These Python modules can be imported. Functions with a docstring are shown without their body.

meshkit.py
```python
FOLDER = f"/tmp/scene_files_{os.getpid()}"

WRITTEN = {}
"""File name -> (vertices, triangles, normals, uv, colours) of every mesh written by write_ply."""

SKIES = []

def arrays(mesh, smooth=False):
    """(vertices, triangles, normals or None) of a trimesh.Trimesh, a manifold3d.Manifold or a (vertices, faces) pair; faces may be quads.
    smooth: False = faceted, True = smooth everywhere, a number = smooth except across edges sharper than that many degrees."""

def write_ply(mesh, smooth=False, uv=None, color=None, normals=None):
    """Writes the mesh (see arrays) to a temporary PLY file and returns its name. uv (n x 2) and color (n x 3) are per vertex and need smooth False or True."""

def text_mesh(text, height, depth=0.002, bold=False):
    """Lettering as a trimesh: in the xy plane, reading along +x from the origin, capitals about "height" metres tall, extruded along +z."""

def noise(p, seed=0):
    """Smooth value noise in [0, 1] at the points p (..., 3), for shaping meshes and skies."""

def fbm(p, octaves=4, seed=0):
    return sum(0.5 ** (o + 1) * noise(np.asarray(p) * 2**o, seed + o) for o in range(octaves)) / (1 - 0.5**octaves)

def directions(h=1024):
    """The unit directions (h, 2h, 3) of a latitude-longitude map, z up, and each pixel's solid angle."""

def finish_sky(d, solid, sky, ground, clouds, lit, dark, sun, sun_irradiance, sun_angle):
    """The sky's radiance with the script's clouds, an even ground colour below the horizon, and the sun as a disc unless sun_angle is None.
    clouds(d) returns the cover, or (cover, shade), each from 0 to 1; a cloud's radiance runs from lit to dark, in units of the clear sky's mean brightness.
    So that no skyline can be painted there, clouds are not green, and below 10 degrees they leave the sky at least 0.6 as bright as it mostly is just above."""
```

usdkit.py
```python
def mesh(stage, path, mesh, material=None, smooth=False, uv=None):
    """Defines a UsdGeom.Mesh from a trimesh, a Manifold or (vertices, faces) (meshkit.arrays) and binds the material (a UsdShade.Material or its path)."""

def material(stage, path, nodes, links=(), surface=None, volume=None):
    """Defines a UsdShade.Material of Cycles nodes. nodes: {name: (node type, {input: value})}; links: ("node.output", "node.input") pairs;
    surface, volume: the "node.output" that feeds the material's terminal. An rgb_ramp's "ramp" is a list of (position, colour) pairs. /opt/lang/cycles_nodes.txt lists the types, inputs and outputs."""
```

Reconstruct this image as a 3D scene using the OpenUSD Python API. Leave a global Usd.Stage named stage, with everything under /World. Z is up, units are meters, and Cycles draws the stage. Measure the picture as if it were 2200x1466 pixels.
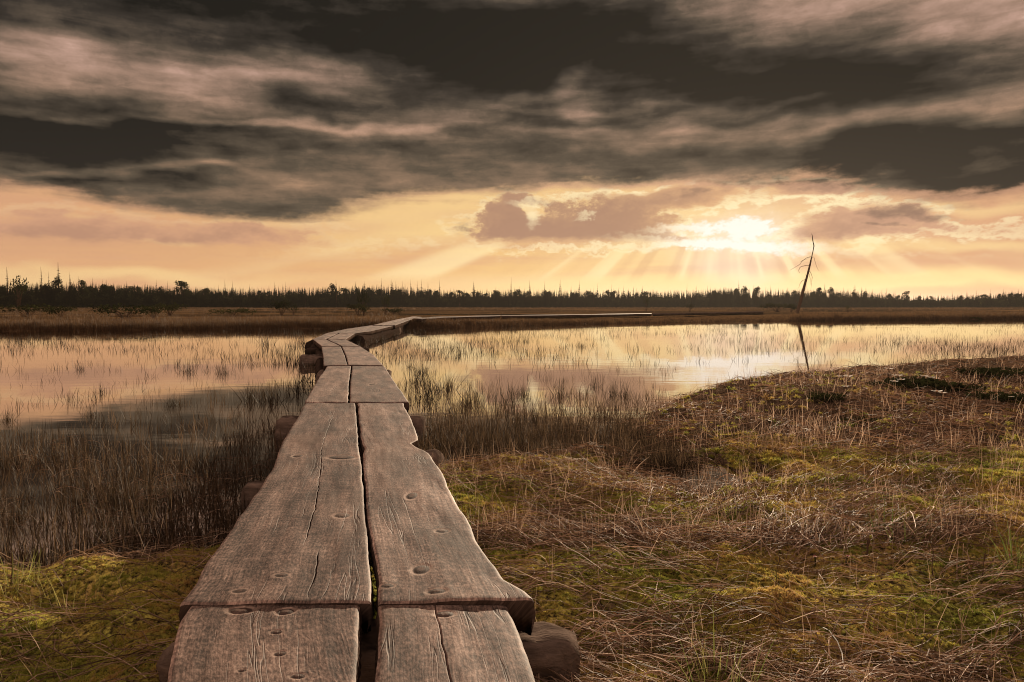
import math, numpy as np, trimesh, shapely, usdkit, meshkit
from pxr import Usd, UsdGeom, UsdLux, UsdShade, Gf, Sdf, Vt

stage = Usd.Stage.CreateInMemory()
UsdGeom.SetStageUpAxis(stage, 'Z')
UsdGeom.SetStageMetersPerUnit(stage, 1.0)
UsdGeom.Xform.Define(stage, '/World')
UsdGeom.Scope.Define(stage, '/World/Looks')

# ------------------------------------------------------------------ camera
F, W, HOR, CAMZ = 1500.0, 2200.0, 653.0, 1.0
PITCH = math.atan((733 - HOR) / F)
EXPOSURE = 1.0
cam = UsdGeom.Camera.Define(stage, '/World/camera')
cam.CreateFocalLengthAttr(36 * F / W)
cam.CreateHorizontalApertureAttr(36.0)
cam.CreateVerticalApertureAttr(24.0)
cam.CreateExposureAttr(EXPOSURE)
cam.CreateClippingRangeAttr((0.05, 20000.0))
cam.AddTranslateOp().Set((0, 0, CAMZ))
cam.AddRotateXOp().Set(90 - math.degrees(PITCH))


def ray(px, py):
    """Direction of the photograph's pixel (2200 x 1466)."""
    px, py = np.asarray(px, float), np.asarray(py, float)
    a, b = (px - 1100) / F, (733 - py) / F
    d = np.stack([a, math.cos(PITCH) + b * math.sin(PITCH), -math.sin(PITCH) + b * math.cos(PITCH)], -1)
    return d / np.linalg.norm(d, axis=-1, keepdims=True)


def at(px, py, z=0.0):
    d = ray(px, py)
    return d * ((z - CAMZ) / d[..., 2:3]) + np.array([0, 0, CAMZ])


def pixel(x, y, z):
    """Photograph pixel of a point in front of the camera."""
    z = z - CAMZ
    fwd = y * math.cos(PITCH) - z * math.sin(PITCH)
    up = y * math.sin(PITCH) + z * math.cos(PITCH)
    fwd = np.maximum(fwd, 1e-3)
    return 1100 + F * x / fwd, 733 - F * up / fwd


def azel(px, py):
    d = ray(px, py)
    return math.degrees(math.atan2(d[0], d[1])), math.degrees(math.asin(d[2]))


# ------------------------------------------------------------------ sky
SUN_AZ, SUN_EL = azel(1590, 360)
SKY_STRENGTH, SUN_INTENSITY = 0.1, 1.25


class G:
    """A small builder for shader graphs: values are numbers, tuples or node outputs."""
    def __init__(self):
        self.nodes, self.links, self.n = {}, [], 0

    def node(self, kind, out, **inputs):
        self.n += 1
        name = f"n{self.n}"
        fixed = {}
        for k, v in inputs.items():
            if isinstance(v, str) and '.' in v and v.split('.')[0] in self.nodes:
                self.links.append((v, f"{name}.{k}"))
            else:
                fixed[k] = v
        self.nodes[name] = (kind, fixed)
        return f"{name}.{out}"

    def m(self, op, a, b=0.0, c=0.0, clamp=False):
        return self.node('math', 'value', math_type=op, value1=a, value2=b, value3=c, use_clamp=clamp)

    def add(self, a, b): return self.m('add', a, b)
    def sub(self, a, b): return self.m('subtract', a, b)
    def mul(self, a, b): return self.m('multiply', a, b)
    def mad(self, a, b, c): return self.m('multiply_add', a, b, c)
    def inv(self, a): return self.m('subtract', 1.0, a)

    def step(self, x, lo, hi, a=0.0, b=1.0):
        return self.node('map_range', 'result', range_type='smoothstep', value=x, from_min=lo, from_max=hi, to_min=a, to_max=b, clamp=True)

    def lin(self, x, lo, hi, a=0.0, b=1.0):
        return self.node('map_range', 'result', range_type='linear', value=x, from_min=lo, from_max=hi, to_min=a, to_max=b, clamp=True)

    def xyz(self, x, y, z=0.0): return self.node('combine_xyz', 'vector', x=x, y=y, z=z)

    def noise(self, vec, scale=1.0, detail=3.0, rough=0.55, distort=0.0, out='fac'):
        return self.node('noise_texture', out, vector=vec, scale=scale, detail=detail, roughness=rough, distortion=distort)

    def mix(self, fac, a, b, how='mix'):
        return self.node('mix', 'color', mix_type=how, fac=fac, color1=a, color2=b)

    def ramp(self, fac, stops): return self.node('rgb_ramp', 'color', ramp=stops, fac=fac)

    def make(self, path, surface=None, volume=None):
        return usdkit.material(stage, path, self.nodes, self.links, surface=surface, volume=volume)


def srgb(r, g, b):
    return tuple(((c / 255) / 12.92 if c / 255 < 0.04045 else ((c / 255 + 0.055) / 1.055) ** 2.4) for c in (r, g, b))


def make_sky():
    g = G()
    k = 1.0 / (SKY_STRENGTH * 2 ** EXPOSURE)
    C = lambda r, gg, b: tuple(c * k for c in srgb(r, gg, b))
    tc = g.node('texture_coordinate', 'generated')
    sep = g.node('separate_xyz', 'x', vector=tc)
    nm = sep.split('.')[0]
    x, y, z = sep, nm + '.y', nm + '.z'
    az0 = g.mul(g.m('arctan2', x, y), 57.29578)
    el0 = g.mul(g.m('arcsine', z), 57.29578)
    # wind-blown cloud space: plane overhead, which flattens towards the horizon
    zz = g.add(g.m('maximum', z, 0.0), 0.14)
    q = g.xyz(g.m('divide', x, zz), g.m('divide', y, zz), 0.0)
    # warp of the directions so that no mass has a clean outline
    flat = g.xyz(g.mul(az0, 0.13), g.mul(el0, 0.30), 0.0)
    w1 = g.noise(flat, 1.0, 3.0, 0.5, 0.0, 'color')
    ws = g.node('separate_xyz', 'x', vector=w1)
    wn = ws.split('.')[0]
    az = g.add(az0, g.mul(g.sub(ws, 0.5), 6.5))
    el = g.add(el0, g.mul(g.sub(wn + '.y', 0.5), 3.6))
    dirs = g.xyz(az, el, 0.0)
    dirs0 = g.xyz(az0, el0, 0.0)
    w2 = g.node('vector_math', 'vector', math_type='subtract', vector1=g.noise(g.xyz(g.mul(az0, 0.8), g.mul(el0, 1.1), 2.0), 1.0, 4.0, 0.65, 0.0, 'color'), vector2=(0.5, 0.5, 0.5))
    dirs1 = g.node('vector_math', 'vector', math_type='multiply_add', vector1=w2, vector2=(2.6, 2.0, 0.0), vector3=dirs0)

    def blob(px, py, rx, ry, rot=0.0, src=None, soft=1.0):
        """A soft ellipse of directions, sized in photograph pixels; rot in degrees, counter-clockwise in the picture."""
        a, e = azel(px, py)
        s = 57.3 / F
        c = g.node('vector_math', 'vector', math_type='subtract', vector1=src or dirs, vector2=(a, e, 0))
        if rot:
            c = g.node('vector_rotate', 'vector', rotate_type='z_axis', vector=c, angle=-math.radians(rot))
        c = g.node('vector_math', 'vector', math_type='divide', vector1=c, vector2=(rx * s, ry * s, 1.0))
        r = g.node('vector_math', 'value', math_type='length', vector1=c)
        return g.step(r, 1.0 - soft * 0.8, 1.0 + soft * 0.6, 1.0, 0.0)

    def pile(start, items):
        v = start
        for amount, b in items:
            v = g.mad(b, amount, v)
        return v

    sunb = azel(1610, 490)
    # ---------------- the clear, glowing air below the deck
    tex = g.node('sky_texture', 'color', sky_type='single_scattering', sun_disc=False, sun_elevation=math.radians(SUN_EL), sun_rotation=math.radians(SUN_AZ))
    tex = g.node('vector_math', 'vector', math_type='scale', vector1=tex, scale=0.5 / 2 ** EXPOSURE)
    tex = g.node('vector_math', 'vector', math_type='minimum', vector1=tex, vector2=C(255, 238, 205))
    side = g.ramp(g.lin(az0, -40, 40), [(0, C(224, 168, 124)), (0.28, C(228, 174, 120)), (0.5, C(236, 188, 122)), (0.66, C(244, 204, 138)), (0.8, C(228, 174, 120)), (1, C(210, 152, 116))])
    pink = C(216, 160, 122)
    band = g.noise(g.xyz(g.mul(az0, 0.06), g.mul(el0, 0.9), 3.0), 1.0, 4.0, 0.6)
    clear = g.mix(g.mul(g.step(band, 0.40, 0.64), 0.55), side, pink)
    clear = g.mix(0.07, clear, tex)
    away = g.m('absolute', g.sub(az0, sunb[0]))
    # long bright strips low over the trees
    strip = pile(0.0, [(0.85, blob(1500, 608, 620, 22, 0, dirs0)), (0.55, blob(250, 590, 330, 18)), (0.6, blob(1960, 600, 320, 16, -3)),
                       (0.5, blob(900, 450, 330, 45, 6)), (0.45, blob(880, 515, 200, 26, 8)), (0.5, blob(2100, 430, 110, 14)), (0.6, blob(1950, 535, 330, 12, -2)), (0.5, blob(300, 490, 120, 10, -4))])
    clear = g.mix(g.m('minimum', strip, 1.0), clear, C(250, 216, 150))

    # glow round the opening the sun shines through
    halo = g.step(g.node('vector_math', 'value', math_type='length', vector1=g.node('vector_math', 'vector', math_type='divide', vector1=g.node('vector_math', 'vector', math_type='subtract', vector1=dirs0, vector2=(*sunb, 0)), vector2=(15.0, 4.2, 1.0))), 1.0, 0.05)
    clear = g.mix(g.mul(halo, 0.5), clear, C(255, 226, 172))

    # ---------------- low clouds between deck and horizon
    puff = g.noise(g.xyz(g.mul(az0, 0.36), g.mul(el0, 0.75), 7.0), 1.6, 6.0, 0.66)
    lowmass = pile(-0.62, [(1.35, blob(1092, 482, 66, 66, 0, dirs1, .7)), (1.5, blob(1290, 492, 165, 48, 0, dirs1, .7)), (0.7, blob(1210, 512, 200, 22, 0, dirs1, .7)), (0.85, blob(330, 515, 230, 34)), (0.8, blob(30, 525, 110, 26)), (0.6, blob(130, 480, 300, 40)),
                            (0.7, blob(600, 500, 140, 30)), (0.75, blob(1760, 505, 130, 42)), (0.8, blob(1930, 458, 95, 20)), (0.6, blob(1980, 492, 260, 26)), (0.75, blob(1480, 408, 75, 18)), (0.7, blob(1750, 412, 85, 20)),
                            (0.6, blob(1600, 420, 300, 30)), (0.55, blob(1500, 505, 130, 9)), (0.65, blob(1130, 432, 60, 14)), (0.6, blob(980, 490, 40, 22)), (0.45, blob(1890, 570, 260, 22, -6)), (0.5, blob(1320, 420, 200, 22)), (0.45, blob(700, 545, 320, 24, 5)),
                            (-0.8, blob(1143, 462, 24, 30, 0, dirs1)), (-0.5, blob(1610, 490, 75, 36))])
    lowmass = g.add(lowmass, g.mul(g.sub(puff, 0.5), 1.5))
    base_w = g.add(g.mul(g.step(az0, -22, -12), 0.75), g.mul(g.step(az0, 9, 13), -0.35))
    el_u = g.add(el0, g.mul(g.sub(puff, 0.5), 0.9))
    under = g.step(el_u, g.add(base_w, 4.15), g.add(base_w, 4.75))       # clouds share a flat base
    lowmass = g.mix(1.0, g.mix(0.0, lowmass, lowmass), lowmass)
    lowcov = g.mul(g.step(lowmass, -0.22, 0.42), g.mad(under, 0.85, 0.15))
    lowcol = g.ramp(g.lin(az0, -40, 40), [(0, C(206, 156, 124)), (0.3, C(208, 158, 122)), (0.48, C(184, 142, 112)), (0.6, C(186, 144, 112)), (0.7, C(222, 174, 128)), (0.82, C(206, 160, 128)), (1, C(200, 152, 124))])
    thick = g.step(lowmass, 0.25, 0.95)
    lowcol = g.mix(g.mul(thick, 0.5), lowcol, C(164, 124, 104))
    rim = g.mul(g.step(lowmass, -0.42, -0.16), g.step(lowmass, 0.22, -0.12))
    rim = g.mul(rim, g.step(away, 34, 2, 0.12, 0.9))
    rim = g.mul(rim, g.step(el0, 2.8, 4.5))
    low = g.mix(lowcov, clear, lowcol)
    low = g.mix(g.mul(rim, g.step(puff, 0.38, 0.55)), low, C(255, 236, 186))
    # smaller dark scud under the right of the deck
    scud = g.add(pile(-0.75, [(0.8, blob(1930, 458, 80, 14)), (0.7, blob(1770, 412, 50, 15)), (0.6, blob(1490, 408, 70, 10)), (0.6, blob(1900, 488, 50, 7)), (0.5, blob(2060, 460, 80, 8, 8)), (0.6, blob(985, 488, 26, 14)), (0.55, blob(1150, 432, 40, 8))]), g.mul(puff, 1.0))
    low = g.mix(g.mul(g.step(scud, 0.1, 0.6), 0.8), low, C(132, 104, 88))

    # ---------------- shafts of light falling from behind the central cloud
    dx, dy = g.sub(az0, azel(1560, 300)[0]), g.sub(el0, azel(1560, 300)[1])
    ang = g.m('arctan2', dx, g.mul(dy, -1.0))
    shaft = g.noise(g.xyz(g.mul(ang, 7.0), 0.3, 1.7), 1.0, 2.0, 0.5)
    wave = g.add(g.mul(g.m('sine', g.add(g.mul(ang, 31.0), g.mul(shaft, 11.0))), 0.13), g.mul(g.m('sine', g.mul(ang, 57.0)), 0.07))
    shaft = g.add(g.mul(g.sub(shaft, 0.5), 0.5), g.add(wave, 0.5))
    shaftm = g.mul(g.mul(g.step(g.add(el0, g.mul(g.sub(puff, 0.5), 2.0)), 5.4, 4.3), g.step(el0, 1.5, 2.6)), g.mul(g.step(ang, -1.42, -1.12), g.step(ang, 1.25, 0.7)))
    low = g.mix(g.mul(g.mul(g.step(shaft, 0.50, 0.70), shaftm), 0.75), low, C(255, 228, 170))
    low = g.mix(g.mul(g.mul(g.step(shaft, 0.50, 0.28), shaftm), 0.36), low, C(212, 160, 116))

    # ---------------- the opening the sun shines through
    gap = pile(0.0, [(1.0, g.step(g.add(blob(1608, 490, 50, 24, 0, dirs1, 1.0), g.mul(g.sub(g.noise(g.xyz(g.mul(az0, 1.1), g.mul(el0, 2.0), 4.0), 1.0, 4.0, 0.6), 0.5), 1.7)), 0.25, 1.05)), (0.3, blob(1600, 495, 90, 36, 0, dirs1, 1.0)), (0.8, blob(1500, 492, 95, 10, 0, dirs1, 0.9)), (0.8, blob(1560, 526, 190, 11, -5, dirs1, 1.0)), (0.7, blob(1330, 530, 230, 6, 0, dirs1, 1.0)), (0.7, blob(1143, 466, 14, 22, 0, dirs1)), (0.5, blob(1262, 462, 18, 6, 0, dirs1)), (0.45, blob(1140, 436, 46, 8, 0, dirs1)), (0.3, blob(1570, 560, 110, 50, 0))])
    low = g.mix(g.m('minimum', gap, 1.0), low, g.mix(g.step(away, 9, 3), C(255, 234, 186), C(262, 250, 236)))

    # ---------------- the dark deck
    n1 = g.noise(g.node('vector_math', 'vector', math_type='add', vector1=q, vector2=g.node('vector_math', 'vector', math_type='scale', vector1=w1, scale=0.5)), 0.55, 7.0, 0.6, 0.3)
    n2 = g.noise(g.xyz(g.add(g.mul(az0, 0.085), g.mul(el0, -0.10)), g.mul(el0, 0.62), 11.0), 1.0, 3.0, 0.5, 0.5)
    n3 = g.noise(g.xyz(g.add(g.mul(az0, 0.16), g.mul(el0, -0.05)), g.mul(el0, 0.85), 5.0), 1.2, 4.0, 0.55, 0.3)
    inview = [(0.311, blob(150, 40, 420, 75)), (0.370, blob(700, 40, 520, 80, -6)), (0.407, blob(1100, 110, 380, 95)), (0.296, blob(1350, 70, 260, 70)), (0.407, blob(1800, 115, 300, 62)), (0.444, blob(1960, 185, 260, 44)), (0.259, blob(1650, 195, 420, 34, 2)),
              (0.533, blob(190, 318, 260, 46)), (0.370, blob(120, 230, 330, 45)), (0.370, blob(660, 222, 140, 26)), (0.266, blob(1320, 262, 330, 16, 1)), (0.459, blob(2120, 335, 330, 66)), (0.333, blob(1860, 320, 230, 40)), (0.333, blob(2170, 405, 170, 30, -6)),
              (0.207, blob(850, 300, 460, 20)), (0.148, blob(1050, 340, 900, 40)), (0.111, blob(600, 390, 520, 40)), (0.163, blob(300, 385, 180, 14, 4)), (0.222, blob(1080, 190, 140, 30)), (0.185, blob(560, 462, 180, 34)), (0.148, blob(1350, 345, 200, 30)), (0.148, blob(60, 400, 220, 26)), (0.207, blob(1500, 150, 200, 50)),
              (-0.279, blob(85, 118, 130, 52)), (-0.181, blob(270, 150, 230, 50, -10)), (-0.195, blob(660, 165, 280, 46, 10)), (-0.139, blob(480, 110, 260, 40)), (-0.328, blob(1990, 5, 560, 85, -4)), (-0.244, blob(2140, 95, 140, 90)), (-0.314, blob(1240, 225, 80, 40, -40)),
              (-0.251, blob(1650, 222, 330, 10, 5)), (-0.209, blob(1350, 234, 220, 12)), (-0.195, blob(2050, 240, 260, 30, 3)), (-0.265, blob(600, 264, 520, 9, 2)), (-0.279, blob(300, 368, 240, 9, 5)), (-0.209, blob(425, 338, 60, 24, -35)), (-0.139, blob(1180, 300, 500, 22)), (-0.125, blob(700, 375, 500, 24)),
              (-0.209, blob(1260, 165, 160, 14, 18)), (-0.174, blob(1520, 385, 260, 16, 4))]
    dk = pile(0.5, inview)
    dk = g.add(dk, g.mul(g.sub(n1, 0.5), 0.16))
    dk = g.add(dk, g.mul(g.sub(n2, 0.5), 0.45))
    n4 = g.noise(g.node('vector_math', 'vector', math_type='multiply_add', vector1=w2, vector2=(0.5, 0.6, 0.0), vector3=g.xyz(g.mul(az0, 0.26), g.mul(el0, 0.46), 8.0)), 1.0, 6.0, 0.6)
    dk = g.add(dk, g.mul(g.sub(n4, 0.5), 0.62))
    dk = g.add(dk, g.mul(g.sub(n3, 0.5), 0.6))
    hi = g.step(el0, 26, 42)
    behind = g.step(g.m('absolute', az0), 48, 75)
    open_ = hi
    dk = g.mad(open_, -0.42, dk)                                        # overhead the deck breaks up, as it begins to at the upper right
    deck = g.ramp(g.lin(dk, -0.03, 0.98), [(0, C(238, 206, 186)), (0.07, C(212, 176, 157)), (0.14, C(190, 154, 136)), (0.3, C(158, 128, 110)), (0.45, C(124, 103, 88)), (0.6, C(90, 78, 66)), (0.78, C(57, 51, 45)), (1, C(27, 26, 23))])
    warm = g.ramp(g.lin(dk, -0.03, 1.0), [(0, C(226, 178, 138)), (0.2, C(190, 148, 116)), (0.45, C(138, 112, 90)), (0.7, C(92, 80, 66)), (1, C(38, 35, 31))])
    deck = g.mix(g.mul(g.step(el0, 17, 9), g.inv(behind)), deck, warm)
    edge = g.add(g.mul(g.sub(n2, 0.5), 3.0), g.mul(g.sub(puff, 0.5), 1.4))
    eb = pile(8.7, [(-2.1, blob(540, 440, 230, 100, 0, dirs0)), (-1.0, blob(60, 420, 200, 80, 0, dirs0)), (0.5, blob(900, 420, 200, 200, 0, dirs0)), (0.7, blob(1500, 400, 300, 200, 0, dirs0)), (-1.3, blob(2160, 420, 200, 200, 0, dirs0))])
    dcov = g.step(g.sub(g.add(el0, edge), eb), -0.9, 0.7)
    skin = g.mul(dcov, g.step(dcov, 1.0, 0.45))
    sky = g.mix(dcov, low, deck)
    sky = g.mix(g.mul(skin, g.step(away, 40, 8, 0.25, 0.7)), sky, C(226, 170, 138))
    # below the horizon: what the bog throws back
    sky = g.mix(g.step(el0, 0.2, -1.5), sky, C(60, 48, 38))
    b = g.node('background_shader', 'background', color=sky, strength=SKY_STRENGTH)
    mat = g.make('/World/Looks/sky', surface=b)
    dome = UsdLux.DomeLight.Define(stage, '/World/sky')
    UsdShade.MaterialBindingAPI.Apply(dome.GetPrim()).Bind(mat)
    dome.GetPrim().SetCustomDataByKey('kind', 'structure')
    sun = UsdLux.DistantLight.Define(stage, '/World/sun')
    sun.CreateIntensityAttr(SUN_INTENSITY)
    sun.CreateNormalizeAttr(True)
    sun.CreateAngleAttr(0.5)
    sun.CreateColorAttr((1.0, 0.78, 0.55))
    sun.AddRotateZOp().Set(-SUN_AZ)
    sun.AddRotateXOp().Set(-(90 - SUN_EL))


make_sky()

# ------------------------------------------------------------------ helpers
USED = {}


def numbered(parent, name):
    k = (parent, name)
    n = USED.get(k, 0)
    USED[k] = n + 1
    return f"{parent}/{name}" + (f"_{n:03d}" if n else "")


def tag(prim, label=None, cat=None, group=None, kind=None):
    for k, v in (('label', label), ('category', cat), ('group', group), ('kind', kind)):
        if v:
            prim.SetCustomDataByKey(k, v)
    return prim


def thing(name, label, cat, loc=(0, 0, 0), rotz=0.0, scale=None, group=None, tilt=None):
    x = UsdGeom.Xform.Define(stage, numbered('/World', name))
    x.AddTranslateOp().Set(tuple(map(float, loc)))
    if tilt:
        x.AddRotateYOp().Set(float(tilt))
    x.AddRotateZOp().Set(float(rotz))
    if scale is not None:
        x.AddScaleOp().Set(tuple(map(float, np.broadcast_to(scale, 3))))
    return tag(x.GetPrim(), label, cat, group)


def copy_of(src, loc, rotz=0.0, scale=None, label=None, cat=None, group=None, tilt=None):
    name = src.GetName()
    if name[-4] == '_' and name[-3:].isdigit():
        name = name[:-4]
    was = src.GetCustomData()
    p = thing(name, label or was['label'], cat or was['category'], loc, rotz, scale, group or was.get('group'), tilt)
    p.GetReferences().AddInternalReference(src.GetPath())
    p.SetInstanceable(True)
    return p


def obj(name, mesh, mat, parent=None, smooth=False, uv=None, prim=None, **tags):
    base = str(parent.GetPath()) if parent is not None else '/World'
    m = usdkit.mesh(stage, numbered(base, name), mesh, mat, smooth=smooth, uv=uv)
    for k, v in (prim or {}).items():
        UsdGeom.PrimvarsAPI(m).CreatePrimvar(k, Sdf.ValueTypeNames.FloatArray, 'vertex').Set(Vt.FloatArray.FromNumpy(np.asarray(v, np.float32)))
    tag(m.GetPrim(), **tags)
    return m.GetPrim()


def join(parts):
    vs, fs, n = [], [], 0
    for v, f in parts:
        vs.append(v)
        fs.append(np.asarray(f) + n)
        n += len(v)
    return np.vstack(vs), np.vstack(fs)


def tube(points, radii, sides=6, cap=True):
    p = np.asarray(points, float)
    r = np.broadcast_to(np.asarray(radii, float), (len(p),))
    t = np.gradient(p, axis=0)
    t /= np.linalg.norm(t, axis=1, keepdims=True) + 1e-12
    a = np.cross(t, np.where(np.abs(t[:, 2:]) < 0.9, [0, 0, 1.0], [1.0, 0, 0]))
    a /= np.linalg.norm(a, axis=1, keepdims=True) + 1e-12
    b = np.cross(t, a)
    ang = np.arange(sides) * 2 * np.pi / sides
    v = p[:, None] + r[:, None, None] * (np.cos(ang)[None, :, None] * a[:, None] + np.sin(ang)[None, :, None] * b[:, None])
    i, j = np.meshgrid(np.arange(len(p) - 1), np.arange(sides), indexing='ij')
    q = np.stack([i * sides + j, i * sides + (j + 1) % sides, (i + 1) * sides + (j + 1) % sides, (i + 1) * sides + j], -1).reshape(-1, 4)
    v = v.reshape(-1, 3)
    f = np.vstack([q[:, [0, 1, 2]], q[:, [0, 2, 3]]])
    if cap:
        n = len(v)
        v = np.vstack([v, p[0], p[-1]])
        k = np.arange(sides)
        e = (len(p) - 1) * sides
        f = np.vstack([f, np.stack([np.full(sides, n), (k + 1) % sides, k], 1), np.stack([np.full(sides, n + 1), e + k, e + (k + 1) % sides], 1)])
    return v, f


def blades(rng, base, heading, length, lean, width, segs=3, curl=0.6):
    """Flat tapering blades from base points (n x 3): one mesh. Returns vertices, faces, blade number of each vertex."""
    n = len(base)
    s = np.linspace(0, 1, segs + 1)
    h = np.stack([np.cos(heading), np.sin(heading), np.zeros(n)], 1)
    ang = lean[:, None] + curl * np.abs(lean)[:, None] * s[None] + 0.05 * s[None]
    ds = length[:, None] / segs
    hx = np.concatenate([np.zeros((n, 1)), np.cumsum(np.sin(ang[:, :-1]) * ds, 1)], 1)
    hz = np.concatenate([np.zeros((n, 1)), np.cumsum(np.cos(ang[:, :-1]) * ds, 1)], 1)
    c = base[:, None] + h[:, None] * hx[..., None] + np.array([0, 0, 1.0]) * hz[..., None]
    tw = heading + rng.uniform(0, np.pi, n)
    side = np.stack([np.cos(tw), np.sin(tw), np.zeros(n)], 1)
    w = width[:, None] * (1 - 0.85 * s[None] ** 1.5) * 0.5
    v = np.stack([c - side[:, None] * w[..., None], c + side[:, None] * w[..., None]], 2)      # n, segs+1, 2, 3
    idx = np.arange(n * (segs + 1) * 2).reshape(n, segs + 1, 2)
    a, b, d, e = idx[:, :-1, 0], idx[:, :-1, 1], idx[:, 1:, 1], idx[:, 1:, 0]
    f = np.concatenate([np.stack([a, b, d], -1).reshape(-1, 3), np.stack([a, d, e], -1).reshape(-1, 3)])
    return v.reshape(-1, 3), f, np.repeat(np.arange(n), (segs + 1) * 2)


def instancer(name, protos, points, which, rot, scale, **tags):
    """Many small plants as one object: protos are (mesh, material)."""
    path = numbered('/World', name)
    pi = UsdGeom.PointInstancer.Define(stage, path)
    rel = pi.CreatePrototypesRel()
    for i, (mesh, mat) in enumerate(protos):
        p = f"{path}/kinds/kind_{i:03d}"
        usdkit.mesh(stage, p, mesh, mat)
        rel.AddTarget(p)
    n = len(points)
    pi.CreatePositionsAttr(Vt.Vec3fArray.FromNumpy(np.asarray(points, np.float32)))
    pi.CreateProtoIndicesAttr(Vt.IntArray.FromNumpy(np.asarray(which, np.int32)))
    q = np.zeros((n, 4))
    half = np.asarray(rot) / 2
    pi.CreateOrientationsAttr(Vt.QuathArray([Gf.Quath(float(math.cos(h)), 0, 0, float(math.sin(h))) for h in half]))
    sc = np.asarray(scale, np.float32)
    sc = np.repeat(sc[:, None], 3, 1) if sc.ndim == 1 else sc
    pi.CreateScalesAttr(Vt.Vec3fArray.FromNumpy(sc))
    UsdGeom.Imageable(pi.GetPrim().GetStage().GetPrimAtPath(path + '/kinds')) if False else None
    tag(pi.GetPrim(), kind='stuff', **tags)
    return pi


def smooth01(x, a, b):
    t = np.clip((x - a) / (b - a), 0, 1)
    return t * t * (3 - 2 * t)


def fb(x, y, s, seed=0, oct=4):
    return meshkit.fbm(np.stack([np.asarray(x) * s, np.asarray(y) * s, np.full(np.shape(x), 0.37)], -1), oct, seed)


# ------------------------------------------------------------------ materials
LK = '/World/Looks/'


def mat_plant(name, stops, rough=0.7, translucent=0.35, attr=None, noise=0.0, spec=0.25):
    """Thin leaves and straw: tone varies from plant to plant, and light passes through."""
    g = G()
    if attr:
        f = g.node('attribute', 'fac', attribute=attr)
    else:
        f = g.node('object_info', 'random')
    if noise:
        pos = g.node('geometry', 'position')
        f = g.add(g.mul(f, 1 - noise), g.mul(g.step(g.noise(pos, 1.6, 3.0, 0.6), 0.3, 0.7), noise))
    col = g.ramp(f, stops)
    p = g.node('principled_bsdf', 'BSDF', base_color=col, roughness=rough, specular_ior_level=spec)
    t = g.node('translucent_bsdf', 'BSDF', color=col)
    return g.make(LK + name, surface=g.node('mix_closure', 'closure', fac=translucent, closure1=p, closure2=t))


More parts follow.
